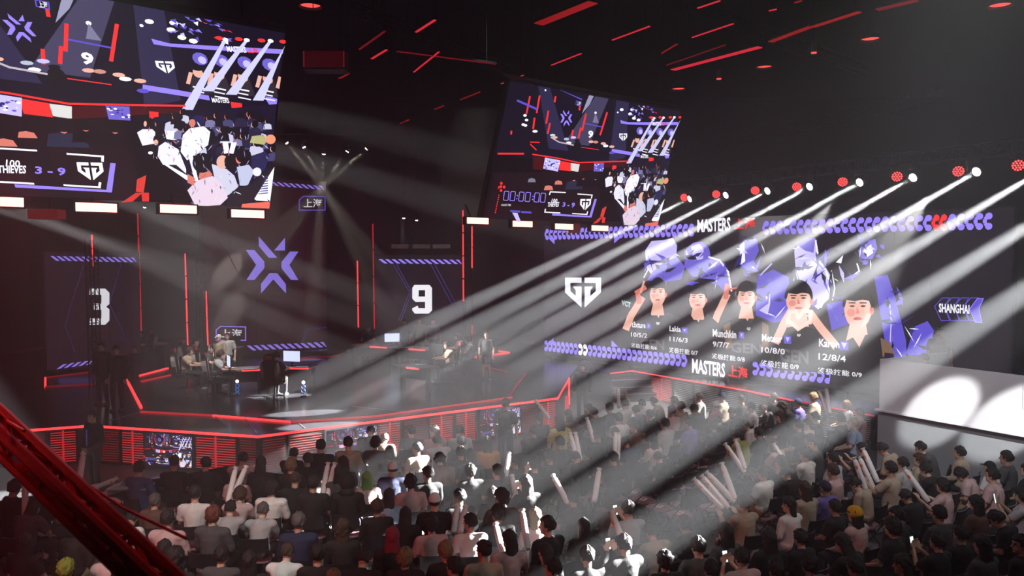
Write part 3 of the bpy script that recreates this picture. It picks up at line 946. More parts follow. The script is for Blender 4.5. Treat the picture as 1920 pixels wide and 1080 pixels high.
p.poly([(1040, 985), (1110, 840), (1300, 760), (1440, 640), (1500, 640), (1490, 1000)], srgb(40, 34, 44))
p.poly([(1310, 910), (1500, 620), (1495, 935), (1330, 925)], WHT)
for i in range(8): p.poly([(1350 + i * 8, 860 - i * 22), (1440, 850 - i * 22), (1430, 862 - i * 22), (1345 + i * 8, 868 - i * 22)], srgb(70, 66, 130))
p.poly([(1200, 955), (1480, 935), (1480, 1000), (1190, 995)], srgb(235, 110, 96))
p.poly([(100, 940), (230, 850), (350, 850), (350, 930), (290, 930), (280, 860), (200, 930)], srgb(214, 52, 50)); p.poly([(230, 840), (240, 730), (325, 690), (300, 850)], srgb(214, 60, 54))
for i in range(150):
    x = r2.uniform(330, 1440); y = r2.uniform(220, 940)
    if y > 560 and x < 700: continue
    t = r2.uniform(.3, 2.6); L_ = r2.uniform(12, 38); wd = r2.uniform(3, 9)
    c_ = r2.choice([srgb(170, 170, 205), srgb(120, 118, 160), srgb(236, 236, 250), srgb(60, 56, 90), srgb(200, 190, 215), srgb(190, 120, 120)])
    p.poly([(x - L_ * math.cos(t), y - L_ * math.sin(t)), (x + wd, y - wd * .3), (x + L_ * math.cos(t), y + L_ * math.sin(t)), (x - wd * .6, y + wd * .3)], c_)
# overlay graphics
p.fn = zb
p.poly([(205, 760), (520, 780), (500, 860), (215, 845)], srgb(26, 14, 22))
for i, ch in enumerate('00:00:00'):
    xs = [236, 278, 322, 334, 376, 424, 434, 474][i]
    yy = 768 + (xs - 236) * .055
    if ch == ':': p.ell(xs + 4, yy + 26, 4, 5, PUR, 6); p.ell(xs + 1, yy + 46, 4, 5, PUR, 6)
    else: p.path([(xs + 10, yy + 2), (xs + 34, yy + 4), (xs + 36, yy + 10), (xs + 30, yy + 58), (xs + 25, yy + 62), (xs + 2, yy + 60), (xs, yy + 54), (xs + 6, yy + 8)], 4.5, PUR, True)
p.tbox('ROUND TIME', 222, 852, 284, 866, srgb(200, 200, 200), .02)
p.path([(535, 792), (540, 775), (637, 780)], 7, WHT); p.path([(720, 790), (812, 797), (808, 815)], 7, WHT)
p.path([(508, 888), (505, 906), (602, 912)], 7, WHT); p.path([(686, 916), (778, 922), (783, 905)], 7, WHT)
p.poly([(553, 915), (795, 932), (828, 822), (842, 824), (808, 942), (553, 928)], PUR)
p.text('100', (545, 845), (582, 848), (588, 820), (552, 818), WHT, .02); p.text('THIEVES', (520, 872), (592, 872), (600, 840), (524, 842), WHT, .03)
p.text('3 - 9', (616, 872), (696, 878), (702, 846), (622, 842), PUR, .03)
gg(p, lambda a, b: (736 + (a - 240) * .172 - (b - 843) * .02, 822 + (b - 843) * .213), WHT)
p.poly([(275, 892), (345, 895), (342, 908), (285, 905)], PUR2); p.poly([(350, 898), (418, 902), (416, 914), (350, 910)], PUR2); p.poly([(292, 908), (325, 910), (348, 972), (322, 974)], P3)
for k in range(9): p.ell(205 - k * 3, 795 + k * 14, 4, 5, REDC, 6)
for dx_, dy_ in ((0, 0), (-18, 4), (22, 2), (4, -22), (2, 24)): p.ell(215 + dx_, 740 + dy_, 9, 10, REDC, 8)
FEED = p.mb.mesh('picture', pic_hot)


def rig_frame(nm, fr, label):
    root = empty('hanging_screen', label, 'screen', frame=fr)
    MB().prism([(-.04, -.04), (SWID + .04, -.04), (SWID + .04, SHGT + .04), (-.04, SHGT + .04)], ID, -.16, -.002).build('housing', housing, root)
    obj('picture', FEED, root)
    for x in (.8, SWID - .8):
        o = fr.at(x, SHGT, -.1)
        L_ = ZC - o.z
        inv = fr.m().inverted()
        MB().tube([inv @ o, inv @ (o + Vector((0, 0, L_)))], .015, 6).build('hanging_cable', STEEL, root)
    MB().prism([(-.1, SHGT + .05), (SWID + .1, SHGT + .05), (SWID + .1, SHGT + .13), (-.1, SHGT + .13)], ID, -.2, -.1).build('hanging_bar', STEEL, root)
    return root


rig_frame('A', FA, 'large tilted hanging screen at upper left showing the crowd feed')
rig_frame('B', FB, 'smaller tilted hanging screen near the middle, above the long wall')

# riser monitors, the same feed
for px0, px1, py0, py1, f, lb in ((275, 364, 808, 866, fr2, 'left monitor in the stage front, left of the corner'), (610, 704, 792, 850, fr3, 'middle monitor in the stage front, right of the corner'), (897, 972, 762, 815, fr3, 'right monitor in the stage front behind the standing guard')):
    a = f.uv(px0, (py0 + py1) / 2)[0]; b = f.uv(px1, (py0 + py1) / 2)[0]
    if a > b: a, b = b, a
    k = (b - a) / SWID; hh = .76
    fm = Frame(f.at(a, .1, .07), (1, 0, 0), (0, 0, 1)); fm.u = f.u.copy(); fm.v = Vector((0, 0, 1)); fm.n = fm.u.cross(fm.v)
    if fm.n.y > 0: print('flip')
    root = empty('stage_monitor', lb, 'monitor', frame=fm)
    MB().prism([(-.04, -.04), (b - a + .04, -.04), (b - a + .04, hh + .04), (-.04, hh + .04)], ID, -.06, -.004).build('housing', housing, root)
    o = obj('picture', FEED, root)
    o.scale = (k, hh / SHGT, .12)

# ================================================================== BOOTH
booth_m = M('booth_white', (.72, .72, .76), .55, var=.04, bscale=1.5)
BA = P(1650, 673, z=2.74); BB = P(1921, 705, z=2.74)
bd = (BB - BA).to_2d().normalized()
bfr = Frame((BA.x, BA.y, 0), (bd.x, bd.y, 0), (0, 0, 1))
booth = empty('control_booth', 'white panelled control booth at the right edge, lit by two spots', 'booth', frame=bfr)
LB = 9.0
MB().prism([(0, 1.56), (LB, 1.56), (LB, 2.74), (0, 2.74)], ID, -.08, 0).build('upper_panel', booth_m, booth)
MB().prism([(-.1, 0), (LB, 0), (LB, 1.56), (-.1, 1.56)], ID, -.5, -.1).build('lower_panel', M('booth_grey', (.30, .32, .34), .6, var=.05), booth)
MB().prism([(-.1, 1.56), (LB, 1.56), (LB, 1.6), (-.1, 1.6)], ID, -.5, .03).build('ledge', booth_m, booth)
MB().prism([(0, 1.6), (.08, 1.6), (.08, 2.74), (0, 2.74)], ID, -2.6, -.08).build('end_panel', booth_m, booth)
MB().prism([(0, 1.5), (LB, 1.5), (LB, 1.58), (0, 1.58)], ID, -2.6, -.5).build('booth_floor', BLACK, booth)
MB().prism([(.1, 0), (LB, 0), (LB, 1.5), (.1, 1.5)], ID, -2.5, -.6).build('booth_base', BLACK, booth)
MB().prism([(3.05, 2.1), (3.07, 2.1), (3.07, 2.74), (3.05, 2.74)], ID, 0, .012).build('panel_joint', booth_m, booth)

# ================================================================== LIGHT FIXTURES
def tube_light(pts, y, label, i):
    (x0, y0), (x1, y1) = pts
    a = P(x0, y0, Y=y); b = P(x1, y1, Y=y)
    mid = (a + b) / 2
    root = empty('light_tube', label, 'light tube', loc=b, group='upright red light tubes')
    a = a - b
    n = max(1, round(a.length / 1.0))
    MB().tube([(0, .05, 0), (a.x, a.y + .05, a.z)], .02, 6).build('back_rail', STEEL, root)
    for k in range(n):
        p0 = a * (k / n + .008); p1 = a * ((k + 1) / n - .008)
        MB().tube([p0, p1], .028, 8).build('tube', RED_LED if i % 3 else RED_LED_DIM, root)
    # stand down to the deck
    MB().tube([(0, .05, 0), (0, .05, min(0, ZS - b.z))], .02, 6).build('stand', STEEL, root)


for i, (x0, y0, x1, y1, Y, l) in enumerate(((258, 398, 265, 622, 30.2, 'tallest red light tube at left, by the score screen edge'), (172, 440, 176, 500, 26.5, 'short dim red light tube on the far left pole'),
                                       (347, 474, 352, 648, 31.5, 'red light tube between the left score screen and centre screen'), (381, 385, 381, 425, 33, 'short red light tube under the near hanging screen'),
                                       (386, 545, 390, 648, 31, 'red light tube at the left edge of the star screen'), (670, 488, 672, 615, 34, 'shorter red light tube right of the star screen'),
                                       (699, 418, 702, 618, 33.6, 'red light tube at the left edge of the nine screen'), (868, 393, 869, 566, 33.6, 'red light tube at the right edge of the nine screen'),
                                       (885, 424, 885, 503, 32.5, 'upper red light tube under the middle hanging screen'), (885, 610, 885, 642, 32.4, 'lower red light tube behind the right desk'))):
    tube_light(((x0, y0), (x1, y1)), Y, l, i)

# lattice pole in front of the "3"
def truss(a, b, wd, name, label, cat, mat, n=None, r=.022, group=None, parent=None, br=.010):
    a = Vector(a); b = Vector(b)
    root = empty(name, label, cat, loc=a, group=group)
    d = b - a; L = d.length; y = d.normalized()
    x = y.cross(Vector((0, 0, 1)))
    if x.length < .1: x = Vector((1, 0, 0))
    x.normalize(); z = x.cross(y)
    c = [x * s + z * t for s, t in ((wd / 2, wd / 2), (-wd / 2, wd / 2), (-wd / 2, -wd / 2), (wd / 2, -wd / 2))]
    for q in c: MB().tube([q, q + d], r, 8).build('chord', mat, root)
    n = n or max(2, round(L / (wd * 1.1)))
    mb = MB()
    for i in range(n):
        for k in range(4):
            p0 = c[k] + d * (i / n); p1 = c[(k + 1) % 4] + d * ((i + 1) / n)
            mb.tube([p0, p1] if i % 2 == 0 else [c[(k + 1) % 4] + d * (i / n), c[k] + d * ((i + 1) / n)], br, 5)
            mb.tube([c[k] + d * (i / n), c[(k + 1) % 4] + d * (i / n)], br, 5)
    mb.build('lacing', mat, root, kind='stuff')
    return root


q = P(178, 640, Y=25)
truss((q.x, q.y, ZS), (q.x - .05, q.y, 5.6), .26, 'truss_pole', 'dark upright lattice pole standing in front of the white 3', 'truss', STEEL)
q = P(378, 640, Y=29)
truss((q.x, q.y, ZS), (q.x, q.y, 5.0), .22, 'truss_pole', 'dark upright lattice pole left of the star screen', 'truss', STEEL)

# moving heads over the long wall
FIX = [(1293, 373), (1361, 366), (1439, 358), (1518, 350), (1612, 342), (1712, 333), (1831, 322)]
FP = []
for x, y in FIX:
    FP.append(P(x, y, z=7.0))
FP.append(FP[-1] + (FP[-1] - FP[-2]) * 1.02)
FP.append(FP[-1] + (FP[-1] - FP[-2]) * 1.0)
FP.append(FP[-1] + (FP[-1] - FP[-2]) * 1.0)
BD = Vector((-2.73, -1.0, -1.36)).normalized()
for nm, ga in (('rig', 0),):
    d_ = (FP[-1] - FP[0]).normalized(); d_.z = 0
    truss(FP[0] - d_ * 2.5 + Vector((.1, .1, .5)), FP[-1] + d_ * 1 + Vector((.1, .1, .5)), .3, 'lighting_truss', 'long dark lighting truss above the portrait wall', 'truss', BLACK)


def moving_head(loc, aim, label, red, group, power=0, angle=3.4, cat='stage light', size=1.0, col=(1, 1, 1), blend=.35, src=.045, hang=.30, pole=.35):
    root = empty('moving_head' if not red else 'wash_light', label, cat, loc=loc, group=group)
    d = Vector(aim).normalized()
    s_ = size
    # base clamped under the truss, yoke, head, lens
    MB().box((0, 0, hang - .05), (.26 * s_, .2 * s_, .1 * s_), ch=.02).build('base', BLACK, root)
    MB().tube([(0, 0, hang - .01), (0, 0, pole)], .02, 6).build('clamp', STEEL, root)
    side = d.cross(Vector((0, 0, 1))).normalized()
    yk = MB()
    for k in (-1, 1):
        yk.tube([side * .15 * s_ * k + Vector((0, 0, hang - .08)), side * .16 * s_ * k + Vector((0, 0, .1)), side * .16 * s_ * k], .02 * s_, 6)
    yk.tube([side * -.15 * s_ + Vector((0, 0, hang - .08)), side * .15 * s_ + Vector((0, 0, hang - .08))], .025 * s_, 6)
    yk.build('yoke', BLACK, root)
    MB().tube([-d * .24 * s_, -d * .2 * s_, -d * .02 * s_, d * .0], [.06 * s_, .1 * s_, .13 * s_, .125 * s_], 14).build('head', BLACK, root)
    x = side; z = x.cross(d)
    if red:
        mb = MB()
        for ring, cnt in ((0, 1), (.5, 6), (.92, 12)):
            for k in range(cnt):
                a = 2 * math.pi * k / cnt
                c = d * .012 + (x * math.cos(a) + z * math.sin(a)) * .118 * ring * s_
                mb.tube([c - d * .01, c + d * .006], .021 * s_, 6)
        mb.build('lens', RED_LENS, root, kind='stuff')
    else:
        MB().tube([d * .001, d * .012], .1 * s_, 16).build('lens', WHITE_HOT, root)
        if power:
            l = lamp('beam', 'SPOT', (0, 0, 0), None, power, col, src, angle, blend)
            l.parent = root
            l.location = d * .05
            l.rotation_euler = d.to_track_quat('-Z', 'Y').to_euler()
    return root


ORD = ['farthest', 'second', 'third', 'fourth', 'fifth', 'sixth', 'seventh', 'eighth', 'ninth', 'tenth']
for i, q in enumerate(FP):
    d = BD.copy()
    if i == 0: d = (BD + Vector((-.05, .07, 0))).normalized()
    moving_head(q, d, 'white moving head beam light over the portrait wall, %s from the middle' % ORD[i] if i else 'white moving head beam light nearest the hanging screen', False, 'white beam lights over the portrait wall', 400000 * BEAM, 3.6)
for i, (x, y) in enumerate(((1283, 370), (1343, 364), (1416, 357), (1494, 350), (1580, 341), (1682, 331), (1797, 321), (1909, 310))):
    q = P(x, y, z=7.08)
    moving_head(q, (-.45, -1, -.45), 'round red LED wash light, %s along the wall truss from the hanging screen' % (ORD[i] if i else 'first'), True, 'red wash lights over the portrait wall', hang=.24, pole=.275)

# left rig outside the view: soft beams coming in from the left
for i, (x, y, tx, ty, pw) in enumerate(((-260, 190, 700, 560, 5200), (-260, 260, 560, 620, 4200), (-240, 60, 1000, 430, 4200), (-250, 320, 420, 520, 3600), (-250, 10, 900, 300, 2600))):
    q = P(x, y, Y=21 + i * .8); t = P(tx, ty, Y=25)
    moving_head(q, t - q, 'moving head light on the left rig outside the view, %s from the front' % ORD[i].replace('farthest', 'first'), False, 'left rig beam lights', pw * 24, 4.0, col=(1, .95, .93), blend=.7, pole=ZC - q.z)

# small profile spots above the stage
for i, (x, y, tx, ty) in enumerate(((538, 268, 598, 345), (570, 276, 604, 345), (607, 289, 603, 345), (651, 284, 607, 345), (687, 279, 612, 345))):
    q = P(x, y, Y=32); t = P(tx, ty, Y=32)
    moving_head(q, (t - q), 'small white profile spot above the star screen, %s of five from the left' % ORD[i].replace('farthest', 'first'), False, 'profile spots above the star screen', 14000, 8, size=.6, col=(1, .93, .78), blend=.6, pole=.36)
for x, y, l in ((757, 409, 'small white downlight above the nine screen, left of the pair'), (781, 413, 'small white downlight above the nine screen, right of the pair'), (271, 389, 'small white downlight under the near hanging screen')):
    q = P(x, y, Y=33); moving_head(q, (-.05, -.1, -1), l, False, 'small downlights over the stage', 900, 14, size=.5, blend=.8, pole=ZC - q.z)

# truss carrying the stage spots
a = P(500, 268, Y=32); b = P(760, 268, Y=32); a.z = b.z = P(600, 268, Y=32).z + .5
tr_ = truss((a.x, a.y, a.z), (b.x, b.y, b.z), .3, 'lighting_truss', 'dark truss above the star screen carrying five profile spots', 'truss', BLACK)
for t in (.1, .9): MB().tube([(b - a) * t, (b - a) * t + Vector((0, 0, ZC - a.z))], .015, 6).build('hanging_cable', STEEL, tr_)

# red blinders under the hanging screens
def blinder(px, py, Y, lb, fr):
    c = P(px, py, Y=Y - .45)
    root = empty('blinder_light', lb, 'stage light', frame=Frame(c, fr.u, (0, 0, 1)), group='red blinder lights under the hanging screens')
    MB().box((0, .0, -.08), (.72, .2, .14)).build('housing', BLACK, root)
    for i in range(4):
        MB().box((-.245 + i * .163, -.0, 0), (.158, .15, .03)).build('led_cell', RED_HOT, root)
    MB().tube([(0, .02, -.1), (0, .1, -.3), (0, .42, -.52)], .02, 6).build('bracket', STEEL, root)
    l = lamp('blinder_glow', 'SPOT', (0, 0, .05), None, 22, (1, .07, .07), .15, 150, 1.0)
    l.parent = root; l.rotation_euler = Vector((0, -.35, 1)).to_track_quat('-Z', 'Y').to_euler()
    return root


for k, (x, y, l) in enumerate(((1, 378, 'red blinder light at the left edge of the picture'), (181, 389, 'red blinder light, leftmost whole one under the near hanging screen'), (335, 392, 'red blinder light, middle one under the near hanging screen'), (465, 401, 'red blinder light at the right end under the near hanging screen'))):
    u = FA.uv(x, y)[0]; blinder(x, y, FA.at(u, 0, 0).y, l, FA)
for k, (x, y, l) in enumerate(((896, 414, 'red blinder light at the left end under the middle hanging screen'), (980, 420, 'red blinder light, second under the middle hanging screen'), (1058, 425, 'red blinder light, third under the middle hanging screen'), (1125, 428, 'red blinder light, right end under the middle hanging screen'))):
    u = FB.uv(x, y)[0]; blinder(x, y, FB.at(u, 0, 0).y, l, FB)

# ceiling: down lights, red-lit beams and lines as glowing bars, dark trusses, speakers
dl = M('downlight_red', (.3, .02, .02), .3, emit=(1, .08, .07), es=1.6)
for i, (x, y, l) in enumerate(((582, 13, 'round red ceiling downlight over the star screen'), (1875, 12, 'round red ceiling downlight in the top right corner'), (1632, 75, 'round red ceiling downlight, second from the right'), (1433, 127, 'round red ceiling downlight, third from the right'), (1272, 168, 'round red ceiling downlight right of the hanging screen'))):
    q = P(x, y, z=11.6)
    root = empty('ceiling_downlight', l, 'ceiling light', loc=q, group='red ceiling downlights')
    MB().tube([(0, 0, 0), (0, 0, .1), (0, 0, .35)], [.3, .29, .12], 20, cap=False).build('shade', BLACK, root)
    MB().tube([(0, 0, .06), (0, 0, .08)], .26, 20).build('glow_face', dl, root)
    MB().tube([(0, 0, .35), (0, 0, ZC - q.z)], .02, 6).build('rod', STEEL, root)
for i, (x, y) in enumerate(((1526, 98), (1348, 147))):
    q = P(x, y, z=11)
    root = empty('spot_can', 'small hanging can light with a red rim, %s one' % ('right' if i == 0 else 'left'), 'ceiling light', loc=q, group='small can lights')
    MB().tube([(0, 0, 0), (0, 0, .28)], .08, 12).build('can', ALU, root)
    MB().tube([(0, 0, -.03), (0, 0, -.002)], .08, 12).build('red_filter', dl, root)
    MB().tube([(0, 0, .28), (0, 0, ZC - q.z)], .012, 6).build('rod', STEEL, root)
RED_BARS = [(1010, 45, 1112, 4, .30, 1), (1262, 131, 1425, 88, .22, 2), (1445, 78, 1520, 50, .18, 1), (1525, 50, 1612, 22, .16, 1), (1645, 18, 1720, 0, .2, 0), (1148, 75, 1218, 49, .05, 2), (1298, 70, 1375, 44, .05, 2), (1034, 122, 1090, 100, .05, 2), (1240, 100, 1270, 82, .04, 1), (1308, 15, 1350, 1, .05, 2), (780, 60, 816, 37, .07, 2), (697, 110, 725, 93, .07, 2), (636, 147, 654, 138, .06, 1), (776, 135, 823, 97, .05, 2), (940, 157, 981, 141, .05, 2), (863, 187, 900, 172, .04, 1), (744, 96, 930, 120, .09, 0), (1250, 122, 1360, 84, .04, 0), (674, 92, 722, 58, .06, 0), (750, 232, 767, 224, .06, 1), (815, 205, 832, 198, .05, 1), (1442, 20, 1456, 17, .05, 2), (1490, 5, 1503, 1, .05, 1), (100, 385, 100, 385, 0, 0)]
BL = {0: 'wide dim red-lit ceiling strip at the top middle edge', 1: 'widest bright red-lit ceiling strip above the can lights', 2: 'broad red-lit ceiling strip right of the brightest one', 3: 'fainter broad red-lit strip between two downlights', 4: 'dimmest broad red-lit strip touching the top edge', 5: 'thin red line right of the middle ceiling', 6: 'thin red line above the widest red strip', 7: 'thin red line over the far end of the hanging screen', 8: 'short faint thin red line beside the widest strip', 9: 'thin red line touching the top edge, right of centre', 10: 'bright short red dash at the upper left of the ceiling', 11: 'red dash right of the hanging loudspeaker', 12: 'small red dash just under the hanging loudspeaker', 13: 'curved-looking thin red line below the dim long bar', 14: 'thin red line at the top left corner of the middle screen', 15: 'faint red line left of the middle screen top', 16: 'long dim red bar across the dark ceiling', 17: 'faint thin line parallel to the widest red strip', 18: 'dim red bar above the hanging loudspeaker', 19: 'tiny red dash in the dark centre, lower one', 20: 'small red dash in the dark centre, upper one', 21: 'tiny red dash near the top edge at right, left one', 22: 'tiny red dash near the top edge at right, right one'}
mm = [RED_FAINT, M('red_lit_bar_glow', (.2, .01, .01), .5, emit=(1, .02, .02), es=.3), M('red_line_glow', (.2, .01, .01), .5, emit=(1, .03, .06), es=.75)]  # wide strips are steel beams lit red, that light put in as glow
for i, (a, b, c, d, wd, k) in enumerate(RED_BARS):
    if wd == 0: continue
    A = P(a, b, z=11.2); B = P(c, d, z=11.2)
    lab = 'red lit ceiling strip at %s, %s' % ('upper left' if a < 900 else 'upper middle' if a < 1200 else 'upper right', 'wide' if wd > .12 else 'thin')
    root = empty('ceiling_glow_bar', lab + ', from %s to %s' % (('the %dth' % (round(a / 48)), 'the %dth fortieth of the width' % round(c / 48))), 'light strip', loc=A, group='red ceiling strips')
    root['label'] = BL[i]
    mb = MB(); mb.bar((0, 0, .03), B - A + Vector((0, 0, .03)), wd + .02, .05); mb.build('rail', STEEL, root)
    mb = MB(); mb.bar((0, 0, -.005), B - A + Vector((0, 0, -.005)), wd, .02); mb.build('glow_face', mm[k], root)
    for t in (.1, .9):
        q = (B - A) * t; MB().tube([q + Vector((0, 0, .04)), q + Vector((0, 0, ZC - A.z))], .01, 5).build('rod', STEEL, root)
for a, b, l in (((660, 20, 12.4), (1000, 150, 12.4), 'dark ceiling truss left of the middle hanging screen'), ((1280, 10, 12.4), (1620, 130, 12.4), 'dark ceiling truss crossing the wide red strip'), ((1200, 300, 9.5), (1760, 180, 9.5), 'faint dark truss high above the portrait wall')):
    truss(P(a[0], a[1], z=a[2]), P(b[0], b[1], z=b[2]), .35, 'ceiling_truss', l, 'truss', STEEL, r=.03)
q = P(612, 116, z=9.6)
root = empty('hanging_speaker', 'dark boxy hanging loudspeaker with red lit edges between the screens', 'speaker', loc=q)
MB().box((0, 0, 0), (.95, .5, .45), ch=.04).build('cabinet', M('speaker_red_tint', (.05, .02, .02), .5), root)
MB().box((0, -.255, 0), (.85, .02, .38)).build('grille', M('speaker_grille', (.03, .005, .006), .6, emit=(1, .02, .05), es=.03), root)  # red light on the grille put in as faint emission
for s_ in (-1, 1): MB().box((s_ * .46, -.27, 0), (.03, .02, .36)).build('led_edge', RED_FAINT, root)
for s_ in (-.3, .3): MB().tube([(s_, 0, .22), (s_, 0, ZC - q.z)], .01, 5).build('cable', STEEL, root)
q = P(1075, 428, Y=25.5)
root = empty('hanging_speaker', 'small dark hanging loudspeaker with red glow before the wall border', 'speaker', loc=q)
MB().box((0, 0, 0), (.42, .35, .3), ch=.04).build('cabinet', M('speaker_red_glow2', (.05, .01, .012), .5, emit=(1, .03, .03), es=.06), root)  # faint red glow put into the cabinet, which is no lamp
MB().tube([(0, .1, .15), (0, .1, ZC - q.z)], .01, 5).build('cable', STEEL, root)
q = P(88, 402, Y=17)
root = empty('hanging_speaker', 'dark red hanging box behind the leftmost blinder lights', 'speaker', loc=q)
MB().box((0, 0, 0), (.62, .4, .2), ch=.03).build('cabinet', M('speaker_red_glow3', (.05, .01, .012), .5, emit=(1, .02, .03), es=.1), root)  # red glow put into this box too, it holds no lamp
MB().tube([(0, .1, .1), (0, .1, ZC - q.z)], .01, 5).build('cable', STEEL, root)

# foreground truss rail, close to the camera
red_steel = M('red_lit_steel', (.75, .02, .03), .35, .1, var=.5, bscale=14)  # red light on the truss put into the steel's base colour
a = P(-70, 742, Y=4.6); b = P(372, 1165, Y=3.7)
truss(a, b, .105, 'foreground_truss', 'blurred red diagonal truss close in the lower left foreground', 'truss', red_steel, r=.034, n=7, br=.016)
lamp('truss_glow', 'SPOT', a + Vector((-.6, 1.5, 1.6)), a.lerp(b, .4), 130, (1, .12, .12), .05, 44, .9)
for (x0, y0, x1, y1, l) in ((-20, 752, 45, 808, 'short red cable above the foreground truss'), (120, 880, 350, 1010, 'thin dark red cable sagging right of the foreground truss')):
    A = P(x0, y0, Y=4.7); B = P(x1, y1, Y=4.2)
    MB().tube([Vector((0, 0, 0)), (B - A) / 2 - Vector((0, 0, .03)), B - A], .009, 6).build('cable', red_steel, label=l, cat='cable', loc=A)

# ================================================================== PEOPLE
def remeshed(mb, voxel, smooth=3, name='body', fold=0, fs=9.0, seed=0, mats=()):
    me = mb.mesh('tmp', [BLACK])
    o = bpy.data.objects.new('tmp', me)
    COL.objects.link(o)
    md = o.modifiers.new('r', 'REMESH'); md.mode = 'VOXEL'; md.voxel_size = voxel; md.use_smooth_shade = True
    if smooth:
        sm = o.modifiers.new('s', 'SMOOTH'); sm.iterations = smooth; sm.factor = .5
    dg = bpy.context.evaluated_depsgraph_get()
    out = bpy.data.meshes.new_from_object(o.evaluated_get(dg))
    bpy.data.objects.remove(o); bpy.data.meshes.remove(me)
    out.name = name
    out.materials.clear()
    for m in mats: out.materials.append(m)
    if fold:
        of = Vector((seed * 3.1, seed * 1.7, 0))
        for v in out.vertices:
            n_ = noise.noise(v.co * fs + of) + .5 * noise.noise(v.co * fs * 2.2 + of)
            v.co += v.normal * n_ * fold
    return out


class Pose:
    def __init__(s, **k):
        s.pel = Vector((0, 0, .55)); s.wai = Vector((0, -.03, .72)); s.che = Vector((0, -.02, .93))
        s.nk = Vector((0, -.02, 1.06)); s.hd = Vector((0, .015, 1.215)); s.yaw = 0; s.tilt = 0
        s.sh = [Vector((-.185, -.02, 1.0)), Vector((.185, -.02, 1.0))]
        s.el = [Vector((-.24, .05, .76)), Vector((.24, .05, .76))]
        s.wr = [Vector((-.13, .27, .66)), Vector((.13, .27, .66))]
        s.hip = [Vector((-.095, .02, .55)), Vector((.095, .02, .55))]
        s.kn = [Vector((-.13, .43, .52)), Vector((.13, .43, .52))]
        s.an = [Vector((-.13, .42, .09)), Vector((.13, .42, .09))]
        s.hdir = [Vector((.3, 1, -.2)), Vector((-.3, 1, -.2))]
        s.long = False
        s.shorts = False
        for a, b in k.items(): setattr(s, a, b)


V = Vector
POSES = {
    'sit': Pose(),
    'lean': Pose(che=V((0, .08, .90)), nk=V((0, .15, 1.0)), hd=V((0, .22, 1.13)), sh=[V((-.185, .1, .96)), V((.185, .1, .96))], el=[V((-.2, .28, .72)), V((.2, .28, .72))], wr=[V((-.07, .45, .6)), V((.07, .45, .6))], tilt=.35),
    'phone': Pose(el=[V((-.21, .17, .83)), V((.21, .17, .83))], wr=[V((-.06, .33, 1.02)), V((.07, .33, 1.02))], hdir=[V((.3, .3, 1)), V((-.3, .3, 1))]),
    'raise': Pose(el=[V((-.24, .05, .76)), V((.3, .08, 1.13))], wr=[V((-.13, .27, .66)), V((.24, .16, 1.37))], hdir=[V((.3, 1, -.2)), V((-.1, .1, 1))]),
    'sticks': Pose(el=[V((-.27, .12, .84)), V((.27, .12, .84))], wr=[V((-.16, .34, .94)), V((.16, .34, .94))], hdir=[V((.1, .6, .8)), V((-.1, .6, .8))]),
    'turn': Pose(yaw=.8, el=[V((-.25, .0, .77)), V((.24, .1, .76))], wr=[V((-.1, .22, .68)), V((.08, .27, .66))]),
    'slump': Pose(che=V((0, .03, .90)), nk=V((0, .09, 1.02)), hd=V((0, .17, 1.13)), sh=[V((-.185, .03, .98)), V((.185, .03, .98))], tilt=.7, wr=[V((-.05, .3, .68)), V((.05, .3, .68))]),
    'desk': Pose(che=V((0, .02, .93)), nk=V((0, .05, 1.06)), hd=V((0, .10, 1.2)), el=[V((-.25, .18, .8)), V((.25, .18, .8))], wr=[V((-.17, .43, .79)), V((.2, .43, .79))], hdir=[V((.1, 1, -.1)), V((-.1, 1, -.1))], tilt=.15),
}
ST = dict(pel=V((0, 0, .95)), wai=V((0, -.01, 1.12)), che=V((0, 0, 1.32)), nk=V((0, -.01, 1.46)), hd=V((0, .02, 1.62)),
          sh=[V((-.19, -.01, 1.4)), V((.19, -.01, 1.4))], el=[V((-.26, -.02, 1.12)), V((.26, -.02, 1.12))], wr=[V((-.25, .06, .88)), V((.25, .06, .88))],
          hip=[V((-.095, 0, .93)), V((.095, 0, .93))], kn=[V((-.11, .02, .5)), V((.11, .02, .5))], an=[V((-.12, -.02, .09)), V((.12, -.02, .09))], hdir=[V((0, .2, -1)), V((0, .2, -1))])
POSES['stand'] = Pose(**ST)
POSES['clasp'] = Pose(**{**ST, 'el': [V((-.27, .0, 1.13)), V((.27, .0, 1.13))], 'wr': [V((-.08, .2, .98)), V((.08, .2, .98))], 'hdir': [V((1, .3, -.3)), V((-1, .3, -.3))]})
POSES['camera'] = Pose(**{**ST, 'el': [V((-.2, .2, 1.22)), V((.2, .2, 1.22))], 'wr': [V((-.08, .26, 1.5)), V((.09, .26, 1.5))], 'hdir': [V((.3, .3, 1)), V((-.3, .3, 1))]})
POSES['perch'] = Pose(**{**ST, 'kn': [V((-.11, .25, .55)), V((.13, .22, .55))], 'an': [V((-.12, .05, .1)), V((.16, .1, .1))], 'wr': [V((-.12, .25, .95)), V((.12, .25, .95))], 'shorts': True})


def head_rot(p): return Matrix.Rotation(p.yaw, 3, 'Z') @ Matrix.Rotation(-p.tilt, 3, 'X')


